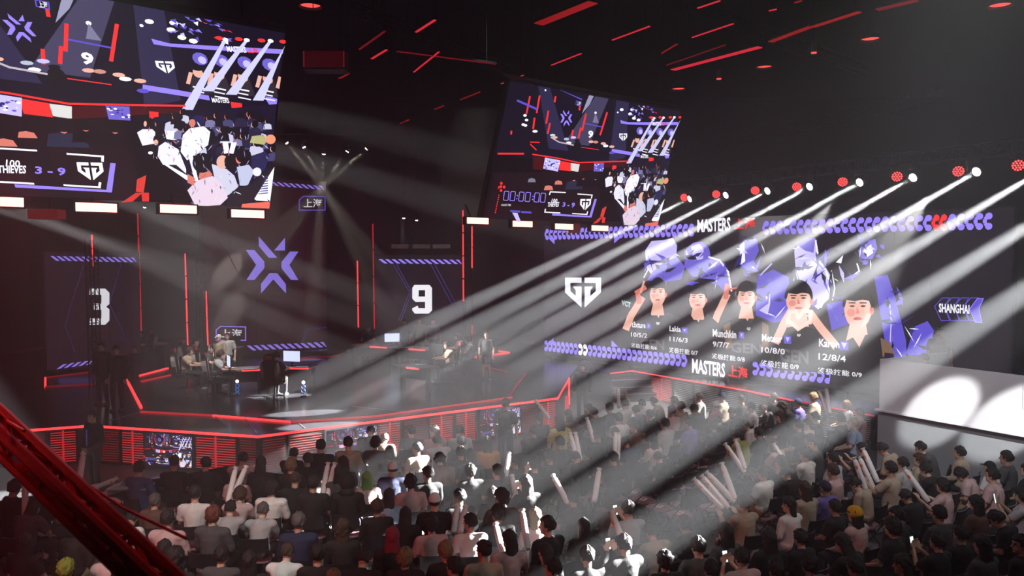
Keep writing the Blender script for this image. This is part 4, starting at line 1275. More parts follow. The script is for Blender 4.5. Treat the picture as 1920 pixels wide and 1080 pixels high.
def make_body(nm, p):
    mb = MB()
    # trunk
    mb.ell(p.pel, (.165, .125, .13)); mb.capsule(p.pel, p.che, .13, .145, 14); mb.ell(p.che, (.175, .12, .15))
    mb.capsule(p.sh[0], p.sh[1], .062, .062); mb.capsule(p.che + V((0, 0, .05)), p.nk, .09, .06); mb.capsule(p.nk, p.hd + V((0, -.01, -.03)), .056, .056)
    Rm = head_rot(p); H = lambda x, y, z: p.hd + Rm @ V((x, y, z))
    mb.ell(H(0, -.005, .02), (.076, .095, .100), 20, 14, rot=Rm)
    mb.ell(H(0, .025, -.045), (.060, .068, .075), 16, 12, rot=Rm)     # jaw
    mb.capsule(H(0, .085, .012), H(0, .108, -.022), .008, .014, 8)    # nose
    mb.ell(H(0, .082, -.055), (.026, .014, .010), 10, 8, rot=Rm)      # lips
    mb.ell(H(0, .074, -.09), (.022, .016, .016), 10, 8, rot=Rm)       # chin
    mb.capsule(H(-.036, .082, .033), H(.036, .082, .033), .011, .011, 8)   # brow
    for k in (-1, 1): mb.ell(H(k * .079, -.008, -.005), (.012, .022, .034), 8, 8, rot=Rm)
    for k in (0, 1):
        mb.capsule(p.sh[k], p.el[k], .052, .041); mb.capsule(p.el[k], p.wr[k], .040, .027)
        d = p.hdir[k].normalized(); w_ = p.wr[k]
        sx = d.cross(V((0, 0, 1)) if abs(d.z) < .8 else V((0, 1, 0))).normalized(); cu = sx.cross(d)
        for f in range(4):
            o = sx * (-.028 + .0187 * f)
            mb.capsule(w_ + d * .01 + o * .6, w_ + d * .075 + o, .015, .0125, 6)
            L = (.062, .072, .068, .052)[f]
            a = w_ + d * .08 + o * 1.1; b = a + (d - cu * .25).normalized() * L * .55; c = b + (d - cu * .7).normalized() * L * .5
            mb.capsule(a, b, .0105, .0098, 6); mb.capsule(b, c, .0098, .0085, 6)
        tx = sx * (1 if k == 0 else -1)
        mb.capsule(w_ + d * .02 + tx * .02, w_ + d * .055 + tx * .052, .014, .012, 6); mb.capsule(w_ + d * .055 + tx * .052, w_ + d * .085 + tx * .058, .011, .009, 6)
        mb.capsule(p.hip[k], p.kn[k], .082, .055, 12); mb.capsule(p.kn[k], p.an[k].lerp(p.kn[k], .55), .054, .05, 12); mb.capsule(p.an[k].lerp(p.kn[k], .55), p.an[k], .05, .034, 10)
        mb.capsule(p.an[k] + V((0, -.02, -.035)), p.an[k] + V((0, .13, -.055)), .036, .028, 8)
    me = remeshed(mb, .0085, 3, 'person', mats=(SKINS[0], EYE, LIP))
    for pl in me.polygons:
        c = Rm.transposed() @ (Vector(pl.center) - p.hd)
        if c.y > .06:
            if abs(abs(c.x) - .031) < .013 and abs(c.z - .012) < .0075: pl.material_index = 1
            elif abs(abs(c.x) - .033) < .019 and abs(c.z - .036) < .005: pl.material_index = 1
            elif abs(c.x) < .022 and abs(c.z + .055) < .008 and c.y > .08: pl.material_index = 2
    return me


def make_shirt(nm, p, long=False, puff=0, seed=0):
    mb = MB(); e = .018 + puff
    mb.ell(p.che, (.185 + puff, .13 + puff, .15)); mb.capsule(p.pel + V((0, -.01, .02)), p.che, .15 + puff, .155 + puff, 16)
    mb.ell(p.pel + V((0, -.01, .05)), (.18 + puff, .145 + puff, .1)); mb.capsule(p.sh[0], p.sh[1], .072 + puff, .072 + puff, 12)
    mb.capsule(p.che + V((0, 0, .06)), p.nk + V((0, 0, -.005)), .105 + puff, .068, 12)
    for k in (0, 1):
        if long:
            mb.capsule(p.sh[k], p.el[k], .067 + puff, .056 + puff, 12); mb.capsule(p.el[k], p.wr[k].lerp(p.el[k], .06), .056 + puff, .038 + puff * .5, 12)
        else:
            q = p.sh[k].lerp(p.el[k], .78)
            mb.tube([p.sh[k], p.sh[k].lerp(q, .5), q], [.068 + puff, .07 + puff, .068 + puff], 12)
    return remeshed(mb, .016, 3, 'shirt', .007, 10, seed, (CLOTH,))


def make_trousers(nm, p, short=False, seed=0, skirt=False):
    mb = MB()
    mb.ell(p.pel, (.175, .138, .13), 16, 12); mb.capsule(p.hip[0], p.hip[1], .098, .098, 12)
    for k in (0, 1):
        if short: mb.tube([p.hip[k], p.hip[k].lerp(p.kn[k], .5), p.hip[k].lerp(p.kn[k], .85)], [.098, .092, .09], 12)
        else: mb.capsule(p.hip[k], p.kn[k], .096, .07, 12); mb.capsule(p.kn[k], p.an[k] + V((0, 0, .03)), .069, .055, 12)
    return remeshed(mb, .018, 3, 'trousers', .006, 11, seed, (CLOTH,))


def make_shoe(p, k):
    a = p.an[k]; mb = MB()
    mb.capsule(a + V((0, -.045, -.045)), a + V((0, .14, -.052)), .045, .036, 10); mb.capsule(a + V((0, -.03, -.03)), a + V((0, -.01, .03)), .045, .046, 10)
    mb.box(a + V((0, .045, -.078)), (.085, .27, .024), ch=.03)
    return remeshed(mb, .012, 2, 'shoe', mats=(CLOTH,))


# hair in head space (origin head centre, facing +y)
def make_hair(kind):
    mb = MB()
    n, k = 56, 26
    rr = random.Random(hash(kind) % 97 if False else sum(map(ord, kind)))
    th = {'short': .017, 'crop': .008, 'mop': .027, 'bowl': .022, 'long': .02, 'wavy': .03, 'tail': .014, 'bun': .014, 'curly': .03, 'beanie': .024, 'cap': .012, 'hood': .045, 'undercut': .02}[kind]
    vs = []
    for j in range(k + 1):
        t = math.pi * j / k
        for i in range(n):
            a = 2 * math.pi * i / n
            d = V((math.sin(t) * math.sin(a), math.sin(t) * math.cos(a), math.cos(t)))
            # front is +y
            front = max(0, d.y)
            lim = -.62 if d.y < -.1 else (-.25 + .0 * front if d.y < .35 else .30)
            if kind in ('mop', 'bowl', 'wavy', 'long', 'hood'): lim = -.8 if d.y < .05 else (-.3 if d.y < .35 else .12)
            if kind in ('crop', 'undercut'): lim = -.45 if d.y < -.1 else (.0 if d.y < .35 else .38)
            if kind in ('beanie', 'cap'): lim = -.15 if d.y < .3 else .15
            if kind == 'hood': lim = -1.1 if d.y < .3 else (-.5 if d.y < .45 else .35)
            g = (d.z - lim) / .12
            g = max(0, min(1, g))
            aw = a + .5 * noise.noise(V((t * 2, a, th * 40)))
            st = noise.noise(V((aw * 7, t * 1.6, th * 50))) * .75 + noise.noise(V((a * 2, t * 3, th * 90 + 7))) * .6
            h = th * (1 + (st * 1.15 if kind not in ('beanie', 'cap', 'hood') else st * .15))
            if kind == 'curly': h = th * (1 + .8 * noise.noise(V((a * 3, t * 6, 3))))
            if kind == 'undercut': h *= .45 + .8 * max(0, d.z)
            base = V((d.x * .078, d.y * .098, d.z * .104)) + V((0, -.006, .022))
            e = h * g - .014 * (1 - g)
            vs.append(base + V((d.x, d.y, d.z * 1.1)) * e)
    fs = [(j * n + i, (j + 1) * n + i, (j + 1) * n + (i + 1) % n, j * n + (i + 1) % n) for j in range(k) for i in range(n)]
    mb.add(vs, fs)
    if kind in ('long', 'wavy'):
        L = .30 if kind == 'long' else .34
        rs = []
        for j in range(9):
            t = j / 8
            rs.append(((0, -.035 - .055 * t, .02 - L * t), (.088 + .03 * math.sin(t * 2.6)) * (1 - .25 * t * t), .078 - .035 * t))
        mb.rings(rs, 20)
        me = remeshed(mb, .012, 2, 'hair', mats=(CLOTH,))
        for v in me.vertices:
            c = v.co; a = math.atan2(c.x, -c.y - .02)
            s_ = noise.noise(V((a * 9, c.z * (3 if kind == 'long' else 14), 1))) + .6 * noise.noise(V((a * 22, c.z * 4, 5)))
            v.co += v.normal * s_ * (.007 if kind == 'long' else .014)
        return me
    if kind == 'tail':
        mb.capsule((0, -.11, .05), (0, -.15, -.02), .028, .034); mb.capsule((0, -.15, -.02), (0, -.12, -.22), .034, .012)
    if kind == 'bun': mb.ell((0, -.09, .10), (.042, .042, .038), 12, 8)
    if kind == 'cap': mb.ell((0, .11, .045), (.07, .075, .008), 14, 8); mb.ell((0, -.005, .135), (.01, .01, .006), 8, 6)
    if kind == 'beanie': mb.tube([(0, -.006, .0), (0, -.006, .04)], [.105, .103], 24)
    if kind == 'hood': mb.ell((0, -.09, -.12), (.12, .07, .07), 14, 10)
    me = mb.mesh('hair', CLOTH)
    me.polygons.foreach_set('use_smooth', [True] * len(me.polygons))
    return me


SKINS = [M('skin_light', (.62, .40, .30), .5), M('skin_tan', (.50, .30, .21), .5)]
EYE = M('eye_dark', (.02, .015, .012), .3)
LIP = M('lip_tone', (.42, .16, .14), .45)
CLOTH = M('cotton_plain', (.5, .5, .5), .85, bump=.3, bscale=120)


def hairmat(name, col):
    return M('hair_' + name, col, .55, bump=.6, bscale=90, var=.5)


HM = {'black': hairmat('black', (.012, .010, .010)), 'brown': hairmat('brown', (.05, .028, .018)), 'auburn': hairmat('auburn', (.14, .035, .02)), 'blond': hairmat('blond', (.24, .16, .08)),  # blond is also used for hair lit bright, that light put into its colour
      'green': hairmat('green', (.22, .36, .10)), 'red': hairmat('red', (.30, .02, .04)), 'grey': hairmat('grey', (.10, .09, .085)), 'white': M('knit_white', (.8, .78, .76), .8, bump=.3),
      'yellow': M('knit_yellow', (.75, .42, .02), .85, bump=.5, bscale=60), 'navy': M('cap_navy', (.02, .025, .07), .8), 'blackcap': M('cap_black', (.012, .012, .014), .8), 'lime': hairmat('lime', (.26, .30, .04))}
HAIRWORD = {'black': 'black-haired', 'brown': 'brown-haired', 'auburn': 'auburn-haired', 'blond': 'light-haired', 'green': 'green-haired', 'red': 'dark-red-haired', 'grey': 'grey-haired', 'lime': 'yellow-green-haired'}
SHIRTS = {'w': ('white', (.72, .71, .70)), 'g': ('light grey', (.42, .42, .43)), 'd': ('dark grey', (.07, .07, .075)), 'k': ('black', (.012, .012, .013)), 'n': ('navy', (.015, .022, .06)), 'p': ('pale pink', (.58, .40, .40)),
          'b': ('blue', (.05, .10, .28)), 'y': ('yellow', (.55, .50, .20)), 'o': ('black and orange', (.5, .22, .02)), 't': ('beige', (.40, .33, .25)), 'r': ('red', (.35, .03, .04)), 'v': ('purple', (.16, .12, .42)),
          'm': ('brown', (.13, .07, .05)), 'l': ('olive green', (.30, .33, .08)), 's': ('silvery white', (.75, .74, .72)), 'c': ('pale blue', (.30, .38, .52))}
SM = {}
for k_, (nm_, c_) in SHIRTS.items():
    SM[k_] = M('cotton_' + nm_.replace(' ', '_'), c_, .85 if k_ != 's' else .4, bump=.25, bscale=90, var=.12)
TR = [M('denim_dark', (.02, .024, .04), .85, bump=.3, bscale=150), M('trouser_black', (.012, .012, .013), .85), M('denim_pale', (.22, .28, .38), .85, bump=.3, bscale=150), M('chino_tan', (.25, .18, .11), .85)]
SHO = [M('shoe_white', (.6, .6, .6), .5), M('shoe_black', (.02, .02, .02), .5)]
BODY = {k: make_body(k, p) for k, p in POSES.items()}
SHIRT = {}
for k, p in POSES.items():
    SHIRT[k, 0] = make_shirt(k, p, False, 0.004, 1)
    SHIRT[k, 1] = make_shirt(k, p, True, .008, 2)
TROU = {}
for k, p in POSES.items():
    TROU[k, 0] = make_trousers(k, p, False, 3)
    if k in ('sit', 'sticks', 'perch', 'stand', 'raise'): TROU[k, 1] = make_trousers(k, p, True, 4)
SHOE = {}
_sh = {}
for k, p in POSES.items():
    for s_ in (0, 1):
        key = (round(p.an[s_].x, 3), round(p.an[s_].y, 3), round(p.an[s_].z, 3))
        if key not in _sh: _sh[key] = make_shoe(p, s_)
        SHOE[k, s_] = _sh[key]
HAIR_ME = {k: make_hair(k) for k in ('short', 'crop', 'mop', 'bowl', 'long', 'wavy', 'tail', 'bun', 'curly', 'beanie', 'cap', 'hood', 'undercut')}


def child(name, me, parent, mat, M4=None):
    o = bpy.data.objects.new(name, me)
    COL.objects.link(o)
    o.parent = parent
    o.material_slots[0].link = 'OBJECT'
    o.material_slots[0].material = mat
    if M4 is not None: o.matrix_local = M4
    return o


def person(loc, rz, pose, hair, hcol, top, long_=0, sc=1.0, label=None, cat='person', group=None, skin=0, trou=0, short=0, seat=None, cap=None):
    root = obj('person', BODY[pose], None, label, cat, group, loc=loc, rz=rz)
    root.scale = (sc * (.94 if hair in ('long', 'wavy', 'tail', 'bun') else 1), sc, sc)
    root.material_slots[0].link = 'OBJECT'; root.material_slots[0].material = SKINS[skin]
    p = POSES[pose]
    Rm = head_rot(p)
    child('headwear' if hair in ('cap', 'beanie', 'hood') else 'hair', HAIR_ME[hair], root, HM[hcol] if isinstance(hcol, str) else hcol, Matrix.Translation(p.hd) @ Rm.to_4x4())
    if hair in ('cap', 'beanie'):
        child('hair', HAIR_ME['crop' if hair == 'cap' else 'long'], root, HM['black'], Matrix.Translation(p.hd + Rm @ V((0, -.002, -.012))) @ Rm.to_4x4())
    child('shirt', SHIRT[pose, long_], root, SM[top])
    child('trousers', TROU[pose, short if (pose, short) in TROU else 0], root, TR[trou])
    for k in (0, 1): child('shoe', SHOE[pose, k], root, SHO[(trou + k * 0) % 2])
    return root


# ------------------------------------------------------------------ folding chair
chair_m = M('chair_black_plastic', (.014, .014, .016), .4)
seat_m = M('seat_pad_red_sheen', (.30, .15, .18), .4)  # red reflection on the plastic seat put into its base colour


def chair_meshes():
    seat = MB()
    pts = []
    for k in range(16):
        a = 2 * math.pi * k / 16
        pts.append((.215 * math.copysign(abs(math.cos(a)) ** .6, math.cos(a)), .2 * math.copysign(abs(math.sin(a)) ** .6, math.sin(a))))
    seat.slab(pts, .42, .445)
    back = MB()
    for j in range(2):
        pass
    rows = []
    for i in range(9):
        x = -.21 + .42 * i / 8
        b = -.27 - .035 * (1 - (x / .21) ** 2)
        rows.append((x, b))
    vs = []
    for x, b in rows:
        for z, y in ((.62, 0), (.84, -.03)):
            vs += [(x, b + y, z), (x, b + y - .016, z)]
    fs = []
    for i in range(8):
        a = i * 4; c = a + 4
        fs += [(a, c, c + 2, a + 2), (a + 1, a + 3, c + 3, c + 1), (a + 2, c + 2, c + 3, a + 3), (a, a + 1, c + 1, c)]
    fs += [(0, 2, 3, 1), (32, 33, 35, 34)]
    back.add(vs, fs)
    legs = []
    for s_ in (-1, 1):
        m1 = MB(); m1.tube([(s_ * .225, .22, .01), (s_ * .225, -.08, .46), (s_ * .215, -.25, .62), (s_ * .21, -.30, .85)], .0115, 6); legs.append(m1.mesh('leg', STEEL))
    for s_ in (-1, 1):
        m1 = MB(); m1.tube([(s_ * .2, -.24, .01), (s_ * .2, .14, .43)], .0115, 6); legs.append(m1.mesh('leg', STEEL))
    rail = MB(); rail.tube([(-.2, -.19, .07), (.2, -.19, .07)], .009, 6); rail.tube([(-.225, .17, .09), (.225, .17, .09)], .009, 6)
    return seat.mesh('seat', seat_m), back.mesh('backrest', chair_m), legs, rail.mesh('cross_rail', STEEL)


CH_SEAT, CH_BACK, CH_LEGS, CH_RAIL = chair_meshes()
lo = MB()
for m_ in CH_LEGS + [CH_RAIL]:
    lo.add([v.co[:] for v in m_.vertices], [list(f.vertices) for f in m_.polygons])
CH_FRAME = lo.mesh('frame', STEEL)


def chair(loc, rz, label, group, full=False):
    root = empty('folding_chair', label, 'chair', loc, rz, group)
    obj('seat', CH_SEAT, root); obj('backrest', CH_BACK, root)
    if full:
        for m_ in CH_LEGS: obj('leg', m_, root)
        obj('cross_rail', CH_RAIL, root)
    else: obj('frame', CH_FRAME, root)
    return root


# ------------------------------------------------------------------ audience, read off the photograph: x y hair colour shirt [options]
# options: P pose initial (l lean, f phone, r raise, t sticks, u turn, s slump) ; L long sleeves ; S shorts ; J pale jeans ; *text = special label
CROWD = '''
262 879 short black b *blue
329 869 undercut brown k
384 870 short black k u
456 862 short black p
451 897 short black p s
454 929 mop brown p l
505 917 mop black s L *silver
495 870 long black k
540 874 curly blond k
551 852 short black k
577 862 short black k u
607 836 short black k L
560 901 crop brown k
632 906 hood blackcap k L *hood
643 870 long black d
291 940 short grey m L
247 974 short black w
315 974 short black p
366 926 short black w *frontwhite
400 967 bowl auburn d *auburn
443 955 short black g l
482 957 short grey g l
560 979 short grey n L *navycollar
643 993 wavy brown k *wavy
534 1039 short brown w
648 1076 short blond g
658 831 short black t
694 832 mop black d
716 822 short brown m L
700 812 short black k
775 810 short black k u
815 809 short brown p
833 830 short black w
857 808 short black g
856 827 short black k
780 842 short black t u
732 849 long black k
833 863 mop black m L
871 855 long black k u
689 897 long green p *green
729 881 cap white n *whitecap
771 905 mop black p
644 888 long black d
804 944 cap white k *whitevisor
776 966 long black k
708 952 curly brown k L *leather
729 932 long black c
736 1008 long red k *redhair
811 983 mop black p
743 1049 mop blond k
829 1038 curly blond k
857 1062 short black k
909 831 long brown o *orangejersey
866 851 short black k
928 884 tail black k u
965 866 short black k u
1002 872 short black k f
1030 857 short black k
1011 784 tail black d
1065 778 long black m
987 907 long black k f *phonehold
888 932 short black k
890 976 short black w
983 968 long blond p *blondlong
1030 986 short black k u
904 1030 bun black t
967 1021 long black p
1002 1035 long black k
1036 1068 short black k
1105 767 short black k u
1138 767 short black d
1167 758 short black w r *whiteraised
1120 772 short black k
1160 785 short black w
1203 758 short black g
1195 772 short black k
1215 777 short black k
1227 754 short black t
1262 752 short black p
1259 771 short black p
1278 763 short black t
1257 795 short black g *lightgrey
1287 794 short black v *purple
1120 817 short black k
1153 812 short black d
1180 831 short black n
1188 801 short black m
1217 828 long black p
1308 767 short black k
1311 745 short brown w
1354 745 cap navy t *navycap1
1332 763 cap white r *whitecapred
1374 774 short black d
1411 764 short black w
1433 768 short brown d
1463 764 wavy brown k
1496 756 cap navy v L
1525 745 short blond t
1587 760 short blond w
1611 776 short brown p
1533 785 short black k
1515 795 short brown p
1496 799 short black k
1568 786 short black k L
1461 782 long brown k
1600 795 short blond c *patterned
1381 817 short black l l *olive
1398 799 short black w
1420 813 short black k
1448 836 long brown p *pinklong
1518 825 short black n
1520 854 short black w *bigwhite
1543 862 short black g
1472 869 long black d
1430 888 short black w
1581 888 short brown p
1622 843 short black k t *sticksman
1526 833 short black d
1648 843 short black t
1475 887 short black k
1584 905 short black t
1514 917 long brown t
1542 917 cap navy v
1479 948 long black w J *palejeans
1669 880 short black t t *stickspair
1693 870 short black g
1721 863 short brown t *mask
1746 845 short black d
1778 845 short black t
1753 884 short black k
1799 894 bowl black p
1845 887 short black p *hairband
1878 877 cap blackcap w
1908 880 short black k
1880 862 short black d
1767 912 mop black p t *stickpink
1700 933 short black k
1626 968 beanie yellow p L *beanie
1657 970 short black k
1916 930 mop black g f *phoneright
1743 1014 short black k f *phonefront
1800 1003 short black k
1840 1018 long black d
1888 1022 short black k
1178 956 short black g f *phonearm
1221 998 short black t
1160 1024 short black k f
1284 985 mop black k l
1389 1052 short black p f
1393 945 short brown t S t *stickfan
1139 930 long black d
43 917 short black k u
61 919 curly black k u
65 950 long black d l
46 1020 long black k
154 995 short black k
150 1062 bowl lime k *lime
213 1038 short black p
226 1078 short black p
285 1035 short black k
335 1045 mop black k
410 1045 short black d
470 1050 long black k
600 1040 short black k
690 1055 short black k
905 935 long black k
940 965 mop black k
1075 935 short black k
1090 990 long black k
1110 1040 short black k
1250 1050 mop black k
1310 1030 short black d
1340 1065 short black k
1440 1010 long black k
1500 1010 short black k
1450 1062 short black k
1520 1060 mop black d
1580 1020 long black k
1600 1065 short black k
1680 1060 long black k
1570 955 short black k
1870 975 short black k
1830 945 long black m
1760 965 short black d
1700 990 mop black k
1360 1000 long black d
1080 860 short black k
1060 890 long black k
1235 860 short black k
1150 860 short black k
800 890 short black k
885 885 mop black k
930 930 mop black d
600 905 short black k
1345 790 short black k
1390 750 short black k
1450 745 short brown k
1330 800 short black d
1050 830 short black k
985 835 long black k
1000 810 short black k
'''
SPECIAL = {
    'blue': 'black-haired spectator in a blue shirt at the left end of the front row',
    'silver': 'black-haired spectator in a shiny silvery white long-sleeved shirt',
    'hood': 'spectator with a black hood up, beside two upright cheering sticks',
    'frontwhite': 'black-haired spectator in a brightly lit white shirt behind the two black shirts',
    'auburn': 'auburn-haired spectator in a dark grey T-shirt seen from behind',
    'navycollar': 'spectator with lit grey hair and a navy long-sleeved top',
    'wavy': 'spectator with long wavy light brown hair falling over a black top',
    'green': 'spectator with long bright green hair in a pale pink top',
    'whitecap': 'spectator with a white knitted cap and navy top, right of the green hair',
    'whitevisor': 'spectator in a white cap and black top, middle of the left block',
    'leather': 'curly brown-haired spectator in a black leather jacket',
    'redhair': 'spectator with long dark red hair and a black top',
    'orangejersey': 'brown-haired spectator in an orange jersey near the right stage monitor',
    'phonehold': 'long-haired spectator in black holding up a lit phone',
    'blondlong': 'spectator with long light hair and ribbons in a pale pink top',
    'whiteraised': 'spectator in white raising a white cheering stick near the steps',
    'lightgrey': 'short-haired spectator in a light grey shirt behind the empty chairs',
    'purple': 'spectator in a purple T-shirt right of the light grey shirt',
    'navycap1': 'standing-height spectator in a navy cap and beige top by the side stage',
    'whitecapred': 'spectator with a white cap and red top near the side stage',
    'patterned': 'light-haired spectator in a pale blue patterned top near the booth corner',
    'olive': 'spectator in an olive green shirt leaning over beside the empty chairs',
    'pinklong': 'brown long-haired spectator in a pink top right of the olive shirt',
    'bigwhite': 'spectator in a plain white T-shirt at the middle of the right block',
    'sticksman': 'black-haired spectator holding two white sticks in front of the booth',
    'palejeans': 'long-haired spectator in pale blue jeans at the right block front',
    'stickspair': 'spectator in beige beside the crossed white sticks before the booth',
    'mask': 'brown-haired spectator with a beige top and face mask under the booth',
    'hairband': 'spectator in pale pink with a white hairband near the right edge',
    'stickpink': 'spectator in pink holding one white stick, right of the yellow beanie',
    'beanie': 'spectator in a yellow beanie and pale pink long-sleeved top',
    'phoneright': 'spectator in light grey with a lit phone at the right edge',
    'phonefront': 'black-haired spectator in black looking at a phone in the front right',
    'phonearm': 'spectator in light grey raising a phone in the lower middle aisle',
    'stickfan': 'spectator in shorts holding a fan of four white sticks',
    'lime': 'spectator with yellow-green hair at the lower left corner',
}
ANCH = [(262, 879, 'the blue shirt'), (505, 917, 'the silvery shirt'), (632, 906, 'the black hood'), (400, 967, 'the auburn hair'), (643, 993, 'the long wavy hair'), (689, 897, 'the green hair'), (804, 944, 'the white cap'),
        (708, 952, 'the leather jacket'), (736, 1008, 'the dark red hair'), (909, 831, 'the orange jersey'), (983, 968, 'the blond ribboned hair'), (1167, 758, 'the raised white stick'), (1287, 794, 'the purple shirt'),
        (1354, 745, 'the navy cap'), (1381, 817, 'the olive shirt'), (1270, 900, 'the empty chairs'), (1350, 930, 'the fan of sticks'), (1520, 854, 'the big white T-shirt'), (1640, 790, 'the booth corner'), (1626, 968, 'the yellow beanie'),
        (1600, 795, 'the pale patterned top'), (1721, 863, 'the face mask'), (1845, 887, 'the white hairband'), (1178, 956, 'the raised phone'), (150, 1062, 'the yellow-green hair'), (485, 816, 'the stage corner'), (948, 759, 'the standing guard'),
        (1049, 787, 'the yellow top'), (660, 820, 'the middle stage monitor'), (320, 838, 'the left stage monitor'), (1743, 1014, 'the front phone user'), (1479, 948, 'the pale jeans'), (1916, 930, 'the right edge phone'), (1100, 1040, 'the bottom aisle')]
FOCUS = V((-4, 27, 0))
PM = {'l': 'lean', 'f': 'phone', 'r': 'raise', 't': 'sticks', 'u': 'turn', 's': 'slump'}
people = []
for ln in CROWD.strip().splitlines():
    w_ = ln.split()
    x, y = float(w_[0]), float(w_[1]); hr, hc, sh = w_[2:5]; op = w_[5:]
    sp_ = next((o[1:] for o in op if o[0] == '*'), None); op = [o for o in op if o[0] != '*']
    pose = next((PM[o] for o in op if o in PM), None)
    if pose is None: pose = rnd.choice(['sit', 'sit', 'sit', 'lean', 'turn', 'sit', 'sit', 'slump', 'sit'])
    sc = rnd.uniform(.95, 1.05)
    pp = POSES[pose]
    q = P(x, y, z=pp.hd.z * sc)
    dirv = (FOCUS - q); rz = math.atan2(-dirv.x, dirv.y) + rnd.uniform(-.18, .18)
    if 'u' in op: rz += rnd.choice((-.3, .3))
    hv = Matrix.Rotation(rz, 3, 'Z') @ (pp.hd * sc)
    people.append(dict(x=x, y=y, hair=hr, hc=hc, top=sh, pose=pose, sc=sc, loc=V((q.x - hv.x, q.y - hv.y, 0)), rz=rz, sp=sp_, L=int('L' in op or (rnd.random() < .18)), S=int('S' in op), J=2 if 'J' in op else rnd.choice((0, 1, 1, 0, 3)), skin=rnd.choice((0, 0, 0, 1))))
# keep elbow room between neighbours
fixed = []
for it in range(30):
    for i, a in enumerate(people):
        for b in people[i + 1:]:
            d = b['loc'] - a['loc']; L_ = d.length
            if L_ < .56 and L_ > 1e-4:
                m_ = d * ((.56 - L_) / L_ * .3)
                a['loc'] -= m_; b['loc'] += m_


def where(x, y, k=0):
    """nearest landmark and the direction from it, in words"""
    c = sorted(((x - ax) ** 2 + 2.2 * (y - ay) ** 2, ax, ay, nm) for ax, ay, nm in ANCH)
    d, ax, ay, nm = c[k]
    dx = x - ax; dy = y - ay
    if abs(dx) > 2.2 * abs(dy): s_ = 'right of' if dx > 0 else 'left of'
    elif abs(dy) > 2.2 * abs(dx): s_ = 'in front of' if dy > 0 else 'behind'
    else: s_ = ('front ' if dy > 0 else 'back ') + ('right of' if dx > 0 else 'left of')
    return s_, nm, d


OW = ['nearest', 'second', 'third', 'fourth', 'fifth', 'sixth', 'seventh', 'eighth']


def describe(items, head):
    """items: dicts with x,y ; head(item)->words ; writes a label into each"""
    used = {}
    for it in items:
        s_, nm, d = where(it['x'], it['y'])
        used.setdefault((head(it), s_, nm), []).append((d, id(it), it))
    for (h, s_, nm), l in used.items():
        l.sort(key=lambda t: t[:2])
        for i, (d, _, it) in enumerate(l):
            it['label'] = '%s, %s %s %s' % (h, OW[i] if len(l) > 1 else 'just', s_ if s_[0] not in 'fb' or s_ == 'behind' or s_.startswith('in') else 'to the ' + s_, nm)


def phead(a):
    hw = {'cap': '%s-capped' % {'white': 'white', 'navy': 'navy', 'blackcap': 'black'}.get(a['hc'], a['hc']), 'beanie': 'beanie-wearing', 'hood': 'hooded'}.get(a['hair'], HAIRWORD.get(a['hc'], a['hc']))
    if a['hair'] in ('long', 'wavy', 'tail'): hw = 'long-haired'
    return '%s spectator in %s' % (hw, SHIRTS[a['top']][0])


describe([a for a in people if not a['sp']], phead)
for a in people:
    if a['sp']: a['label'] = SPECIAL[a['sp']]
    a['o'] = person(a['loc'], a['rz'], a['pose'], a['hair'], a['hc'], a['top'], a['L'], a['sc'], a['label'], group='seated audience', skin=a['skin'], trou=a['J'], short=a['S'])

chs = [dict(x=a['x'], y=a['y'], top=a['top'], loc=a['loc'], rz=a['rz']) for a in people]
describe(chs, lambda a: 'chair of spectator in %s' % SHIRTS[a['top']][0])
for a in chs: chair(a['loc'], a['rz'], a['label'], 'chairs the audience sits on')


# empty chairs with folded cards on the seats
EMP = [(1235, 884), (1252, 880), (1266, 876), (1290, 872), (1310, 871), (1331, 866), (1350, 861), (1222, 923), (1246, 920), (1270, 916), (1287, 913), (1303, 908), (1322, 903), (1339, 897), (1270, 955), (1297, 948), (1320, 946), (1345, 940), (1105, 1062), (1230, 945), (1200, 928), (1190, 905), (1212, 893), (1345, 828), (1362, 838)]
ems = []
for x, y in EMP:
    q = P(x, y, z=.45); q.z = 0
    dirv = FOCUS - q
    ems.append(dict(x=x, y=y, loc=q, rz=math.atan2(-dirv.x, dirv.y)))
for it in range(30):
    for i, a in enumerate(ems):
        for b in ems[i + 1:]:
            d = b['loc'] - a['loc']
            if 1e-4 < d.length < .5: m_ = d * ((.5 - d.length) / d.length * .3); a['loc'] -= m_; b['loc'] += m_
        for b in people:
            d = b['loc'] - a['loc']
            if 1e-4 < d.length < .55: a['loc'] -= d * ((.55 - d.length) / d.length)
for i, a in enumerate(sorted(ems, key=lambda t: (t['y'], t['x']))):
    a['label'] = 'empty black folding chair, %s' % ''
rows_ = {}
for a in ems: rows_.setdefault('back row' if a['y'] < 845 else 'first row' if a['y'] < 890 else 'second row' if a['y'] < 932 else 'third row' if a['y'] < 1000 else 'lone one', []).append(a)
ORDN = ['first', 'second', 'third', 'fourth', 'fifth', 'sixth', 'seventh', 'eighth', 'ninth', 'tenth', 'eleventh']
card_m = M('paper_white', (.75, .72, .72), .6)
card_red = M('print_red', (.7, .08, .05), .6)
for rn, l in rows_.items():
    l.sort(key=lambda t: t['x'])
    for i, a in enumerate(l):
        lb = 'empty folding chair in the lower middle aisle' if rn == 'lone one' else 'empty folding chair, %s from the left in the %s of empties' % (ORDN[i], rn)
        chair(a['loc'], a['rz'], lb, 'empty chairs in the aisle block', True)
        mb = MB(); mb.box((0, 0, .006), (.17, .11, .010))
        card = empty('seat_card', 'small white card on the seat of the %s empty chair, %s' % (ORDN[i], rn), 'card', a['loc'] + V((0, 0, .445)), a['rz'] + .5, 'white cards on empty seats')
        mb.build('sheet', card_m, card)
        MB().box((.02, 0, .0125), (.06, .05, .002)).build('print', card_red, card)

